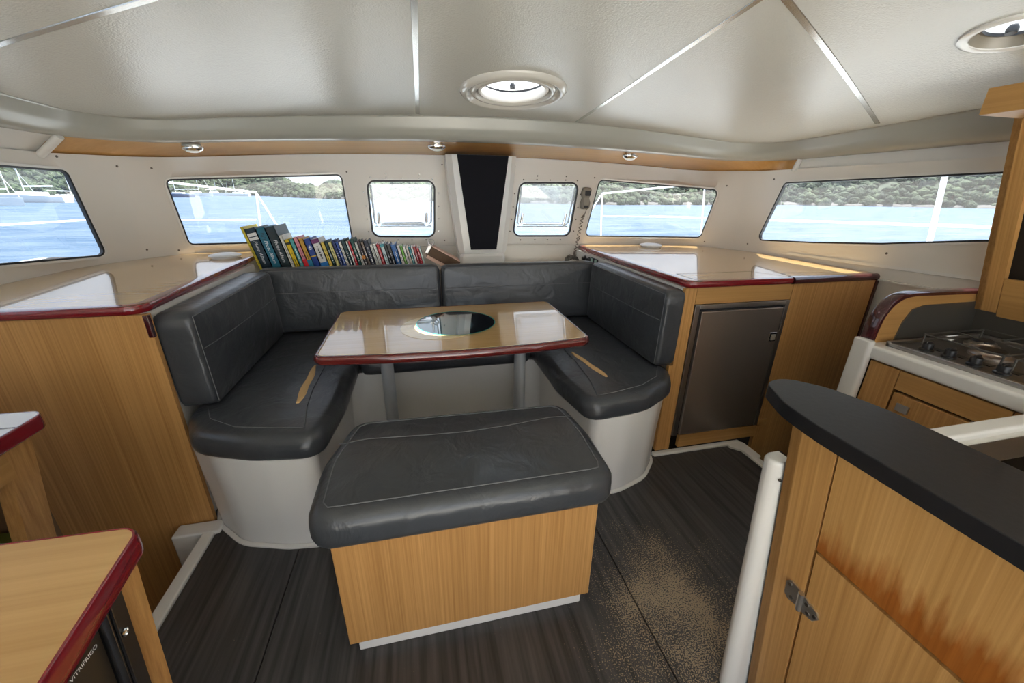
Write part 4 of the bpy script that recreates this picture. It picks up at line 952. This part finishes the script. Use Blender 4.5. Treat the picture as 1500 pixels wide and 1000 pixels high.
bm = nb(); tube(bm, [(fx(z) + .002, .478, z) for z in (0, .35, .714)], .006, 10); tube(bm, [(fx(z) + .0, .492, z) for z in (0, .35, .714)], .003, 8); obj('door_edge', bm, mat('gloss_black', (.01, .01, .011), .12, coat=1), t)
bm = nb(); loops(bm, [[(fx(z) - .004, -.30, z), (fx(z) - .004, .473, z), (fx(z) - .04, .473, z), (fx(z) - .04, -.30, z)] for z in (.06, .712)]); dd = obj('door', bm, mat('brown_black_door', (.030, .022, .014), .35), t, False)
bm = nb(); add_text(bm, 'VITRIFRIGO', .0086, lambda a, b: (fx(.68) - .0015, .418 + a, .674 + b)); obj('maker_name', bm, TEXTW, dd, False)
M = Matrix.Translation((fx(.64) + .001, .500, .645)) @ Matrix.Rotation(R(90), 4, 'Y')
obj('lock', lathe(nb(), [(.006, 0), (.006, .003), (.0045, .004), (.004, .002)], M=M, n=16, cap1=True), CHROME, t)

t = thing('side_desk', 'small desk with red edge and oak leg standing over the stairwell', 'desk', (-1.1, .8, -.55))
dp = fillet([(-.905, .2), (-.908, 1.052), (-1.55, 1.075)], [0, .030, 0], 8)
obj('top', prism(nb(), ccw(dp + [(-1.55, .2)]), .722, .750), mat('pale_grey_top', (.62, .60, .58), .18, coat=.6), t, False)
obj('red_edge', edge_band(nb(), dp[:], .714, .750, .003, .003), RED, t)
obj('top_joint', box(nb(), (-1.5, .975, .7498), (-.912, .979, .7508)), DRED, t, False)
l1 = lambda z: -.925 - (.72 - z) * .06
bm = nb(); loops(bm, [[(l1(z), .950 - (.72 - z) * .12, z), (l1(z), 1.016 - (.72 - z) * .12, z), (l1(z) - .03, 1.016 - (.72 - z) * .12, z), (l1(z) - .03, .950 - (.72 - z) * .12, z)] for z in (-.55, .72)]); obj('leg', bm, OAK, t, False)
obj('apron', box(nb(), (-.945, .2, .640), (-.925, .948, .72)), OAKY, t, False)
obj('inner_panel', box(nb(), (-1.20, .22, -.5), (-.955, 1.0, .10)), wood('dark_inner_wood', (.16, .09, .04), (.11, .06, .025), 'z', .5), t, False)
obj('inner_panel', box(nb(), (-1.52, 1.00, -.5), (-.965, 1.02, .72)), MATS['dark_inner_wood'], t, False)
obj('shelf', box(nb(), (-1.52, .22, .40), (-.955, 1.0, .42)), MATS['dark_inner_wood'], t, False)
t = thing('carton', 'small green and white carton on the shelf of the small desk', 'box', (-1.03, .93, .42))
obj('sleeve', box(nb(), (-1.075, .88, .42), (-.995, .990, .458), .002), mat('green_card', (.16, .20, .03), .5), t); obj('end_flap', box(nb(), (-.995, .882, .421), (-.991, .988, .457)), PAPER, t, False)

# ------------------------------------------------------------------ outside: deck, rails, sea, shore, boats
bm = nb(); box(bm, (-3.0, -3, .28), (-2.3, 7.0, .34)); box(bm, (2.42, -3, .28), (4.6, 7.0, .34)); box(bm, (-2.3, 3.1, .28), (2.42, 7.0, .34))
struct(obj('trim_15', bm, mat('deck_white', (.75, .75, .73), .6), smooth=False), 'white deck outside the cabin')
RAIL = mat('rail_white', (.85, .86, .88), .3)
def rail(nm, label, lines, r=.012):
    p0 = lines[0][0]; t = thing(nm, label, 'guard rail', (p0[0], p0[1], .34), 'guard rails round the deck')
    for i, l in enumerate(lines): obj('rail_tube' if len(l) > 2 else ('stanchion' if abs(l[0][2] - l[1][2]) > .5 else 'guard_wire'), tube(nb(), l, r if len(l) > 2 or abs(l[0][2] - l[1][2]) > .5 else r * .6, 8), RAIL, t)
rail('bow_rail', 'white bow rail seen through the window behind the books', [((-1.95, 5.6, .34), (-1.89, 5.6, 1.24)), ((-2.98, 5.4, 1.36), (-2.79, 5.6, 1.34), (-1.89, 5.6, 1.24), (-1.70, 5.6, .78), (-1.55, 5.6, .34)), ((-2.9, 5.5, .93), (-1.95, 5.6, .93))])
rail('bow_rail', 'white bow rail seen through the window beside the radio handset', [((2.68, 5.6, .34), (2.61, 5.6, 1.29)), ((2.0, 5.6, .34), (2.39, 5.6, .915), (2.61, 5.6, 1.28), (4.03, 5.6, 1.42)), ((2.64, 5.6, .97), (4.48, 5.6, .95)), ((4.42, 5.6, .34), (4.29, 5.6, 1.42))])
rail('side_rail', 'white stanchion and guard wire seen through the galley window', [((3.3, 1.90, .34), (3.3, 2.04, 1.50)), ((3.3, 5.4, .98), (3.3, 1.2, 1.12))], .016)
rail('side_rail', 'white guard wire seen through the harbour-side window', [((-2.7, 5.0, 1.0), (-2.7, 1.5, 1.05)), ((-2.7, 5.0, .34), (-2.7, 5.0, 1.1))], .012)

def sea_mat():
    m = mat('sea_water', (.10, .27, .42), .5, spec=.12); n = m.node_tree; b = n.nodes['Principled BSDF']; L = n.links.new
    g = n.nodes.new('ShaderNodeNewGeometry'); mp = n.nodes.new('ShaderNodeMapping'); mp.inputs['Scale'].default_value = (.16, .5, 1); L(g.outputs['Position'], mp.inputs[0])
    a = n.nodes.new('ShaderNodeTexNoise'); a.inputs['Scale'].default_value = 1.6; a.inputs['Detail'].default_value = 8; a.inputs['Roughness'].default_value = .7; L(mp.outputs[0], a.inputs[0])
    bp = n.nodes.new('ShaderNodeBump'); bp.inputs['Strength'].default_value = 1.; bp.inputs['Distance'].default_value = .25; L(a.outputs[0], bp.inputs['Height']); L(bp.outputs[0], b.inputs['Normal'])
    r = n.nodes.new('ShaderNodeValToRGB'); r.color_ramp.elements[0].position = .38; r.color_ramp.elements[1].position = .68; r.color_ramp.elements[0].color = (.055, .10, .165, 1); r.color_ramp.elements[1].color = (.150, .195, .25, 1); L(a.outputs[0], r.inputs[0]); L(r.outputs[0], b.inputs['Base Color'])  # paler ripples paint the sparkle of the water into the colour
    return m
bm = nb(); vs = [bm.verts.new(p) for p in ((-900, -900, -1), (900, -900, -1), (900, 900, -1), (-900, 900, -1))]; bm.faces.new(vs)
struct(obj('sea', bm, sea_mat(), smooth=False), 'pale blue rippled sea outside the windows')
def lerp_tab(tab, x):
    for (a, va), (b, vb) in zip(tab, tab[1:]):
        if x <= b: return va + (vb - va) * max(0, min(1, (x - a) / (b - a)))
    return tab[-1][1]
SH = [(-95, 150), (-60, 120), (-42, 125), (-36, 165), (-28, 330), (-22, 340), (-14, 190), (-8, 150), (10, 120), (27, 112), (40, 140), (46, 168), (62, 190), (95, 200)]
HH = [(-95, 14), (-60, 14), (-40, 13), (-34, 12), (-28, 15), (-22, 15), (-16, 10.5), (-12, 6.5), (-8, 8), (0, 12), (20, 14), (30, 14), (45, 17), (62, 24), (95, 26)]
def hill_mat(nm, c1, c2, sc):
    m = mat(nm, c1, .9); n = m.node_tree; b = n.nodes['Principled BSDF']; L = n.links.new; g = n.nodes.new('ShaderNodeNewGeometry')
    a = n.nodes.new('ShaderNodeTexNoise'); a.inputs['Scale'].default_value = sc; a.inputs['Detail'].default_value = 6; L(g.outputs['Position'], a.inputs[0])
    r = n.nodes.new('ShaderNodeValToRGB'); r.color_ramp.elements[0].position = .35; r.color_ramp.elements[1].position = .66; r.color_ramp.elements[0].color = (*c1, 1); r.color_ramp.elements[1].color = (*c2, 1); L(a.outputs[0], r.inputs[0]); L(r.outputs[0], b.inputs['Base Color']); return m
def leafy(m):
    n = m.node_tree; g = n.nodes.new('ShaderNodeNewGeometry'); z = n.nodes.new('ShaderNodeTexNoise'); z.inputs['Scale'].default_value = 1.6; z.inputs['Detail'].default_value = 5
    u = n.nodes.new('ShaderNodeBump'); u.inputs['Strength'].default_value = 1; u.inputs['Distance'].default_value = .9; n.links.new(g.outputs['Position'], z.inputs[0]); n.links.new(z.outputs[0], u.inputs['Height']); n.links.new(u.outputs[0], n.nodes['Principled BSDF'].inputs['Normal']); return m
HM = hill_mat('hillside_scrub', (.03, .045, .025), (.085, .10, .06), .25)
TM = hill_mat('tree_foliage', (.016, .028, .014), (.095, .125, .06), .4)
leafy(TM); SHO = mat('shore_rock', (.13, .12, .11), .9, bump=(1, .6, .5))
for a0, a1, nm, lb in ((-80, 80, 'hillside', 'wooded green hillside across the water'),):
    bm = nb(); rings = []; n = int((a1 - a0) / 1.0)
    def P(az, u):
        d = lerp_tab(SH, az); h = lerp_tab(HH, az); rr = d + u * 45; k = math.sin(u * math.pi / 2)
        z = -1.05 + (h - 3) * k + 1.2 * math.sin(az * .9 + u * 5) * u + .8 * math.sin(az * 2.3) * u
        return Vector((rr * math.sin(R(az)), rr * math.cos(R(az)), z))
    rings = [[P(a0 + (a1 - a0) * i / n, u / 8) for u in range(9)] for i in range(n + 1)]
    loops(bm, rings, False, False, closed=False)
    root = sgroup(nm, lb, P((a0 + a1) / 2, 0)); obj('slope', bm, HM, root)
    # trees: far too many to count, one joined crown of foliage
    V = []; F = []; t0 = bmesh.new(); bmesh.ops.create_icosphere(t0, subdivisions=1, radius=1); bv = [v.co.copy() for v in t0.verts]; bf = [[v.index for v in f.verts] for f in t0.faces]; t0.free()
    rnd = random.Random(3); cnt = 9000
    for k in range(cnt):
        az = a0 + (a1 - a0) * rnd.random(); u = rnd.random() ** 1.2; p = P(az, u); s = rnd.uniform(.6, 1.5) * (1 + .3 * (lerp_tab(SH, az) > 250)); o = len(V)
        for q in bv: j = rnd.uniform(.6, 1.4); V.append((p.x + q.x * s * j * 1.2, p.y + q.y * s * j * 1.2, p.z + s * .5 + q.z * s * j))
        F += [[i + o for i in f] for f in bf]
    me = bpy.data.meshes.new('trees'); me.from_pydata([(a - LOC[root].x, b - LOC[root].y, c - LOC[root].z) for a, b, c in V], [], F); me.materials.append(TM)
    for p in me.polygons: p.use_smooth = True
    to = bpy.data.objects.new('tree_canopy', me); C.objects.link(to); to.parent = root; to['kind'] = 'stuff'
    bm = nb(); rr = []
    for i in range(n * 2 + 1):
        az = a0 + (a1 - a0) * i / (n * 2); d = lerp_tab(SH, az) - 1.2; j = .6 * math.sin(i * 1.7) + .5 * math.sin(i * .61)
        rr.append([(d2 * math.sin(R(az)), d2 * math.cos(R(az)), z) for d2, z in ((d + j, -1.1), (d + j + .6, -.4), (d + 4, .3))])
    loops(bm, rr, False, False, closed=False); obj('rocky_shore', bm, SHO, root)

HULL = mat('boat_hull_white', (.85, .85, .84), .4); HULLB = mat('boat_hull_blue', (.05, .10, .22), .4); MAST = mat('boat_mast', (.8, .8, .8), .4)
def sailboat(az, d, L_, hd, lb, m):
    p = Vector((d * math.sin(R(az)), d * math.cos(R(az)), -1.0)); t = thing('moored_boat', lb, 'boat', p, 'boats moored off the far shore'); M = Matrix.Translation(p) @ Matrix.Rotation(R(hd), 4, 'Z')
    b = bmesh.new(); rg = []
    for i in range(9):
        u = i / 8; w = L_ * .15 * (1 - (2 * u - 1) ** 2 * (1 if u > .5 else .35)) + .02; x_ = (u - .5) * L_; sh = L_ * (.095 + .03 * u)
        rg.append([(x_, -w, sh), (x_, -w * .8, .0), (x_, 0, -.25), (x_, w * .8, 0), (x_, w, sh)])
    loops(b, rg); bm = nb(); merge(bm, b, M); obj('hull', bm, m, t)
    bm = nb(); b = bmesh.new(); box(b, (-L_ * .2, -L_ * .07, L_ * .10), (L_ * .15, L_ * .07, L_ * .16), .1, 1); merge(bm, b, M); obj('cabin', bm, HULL, t)
    bm = nb(); b = bmesh.new(); tube(b, [(L_ * .08, 0, .3), (L_ * .08, 0, L_ * 1.25)], L_ * .008, 6); tube(b, [(L_ * .08, 0, L_ * .24), (-L_ * .33, 0, L_ * .25)], L_ * .012, 6); tube(b, [(L_ * .48, 0, L_ * .12), (L_ * .08, 0, L_ * 1.22)], L_ * .004, 4); merge(bm, b, M); obj('mast_and_boom', bm, MAST, t)
rb = random.Random(11)
for az, d, L_, hd, lb, m in ((-39.5, 92, 9, 20, 'white sailing boat moored beyond the harbour-side window, nearest the window rim', HULL), (-36.2, 112, 11, 175, 'long white sailing boat with a low cabin beyond the harbour-side window', HULL), (-34.0, 118, 8, 10, 'small white sailing boat close to the long one off the hillside', HULL),
     (-37.8, 118, 9, 60, 'white sailing boat half hidden among the boats off the hillside', HULL), (-25.8, 190, 11, 160, 'dark blue-hulled sailing boat seen through the window behind the books', HULLB), (-24.2, 240, 12, 20, 'white sailing boat next to the dark blue-hulled one', HULL), (-27.0, 260, 12, 190, 'white sailing boat far off by the window corner', HULL), (-22.6, 280, 12, 15, 'small white sailing boat far off under the low hill', HULL), (-20.5, 255, 12, 170, 'white sailing boat farthest along the shore before the hill', HULL)):
    sailboat(az, d, L_, hd, lb, m)
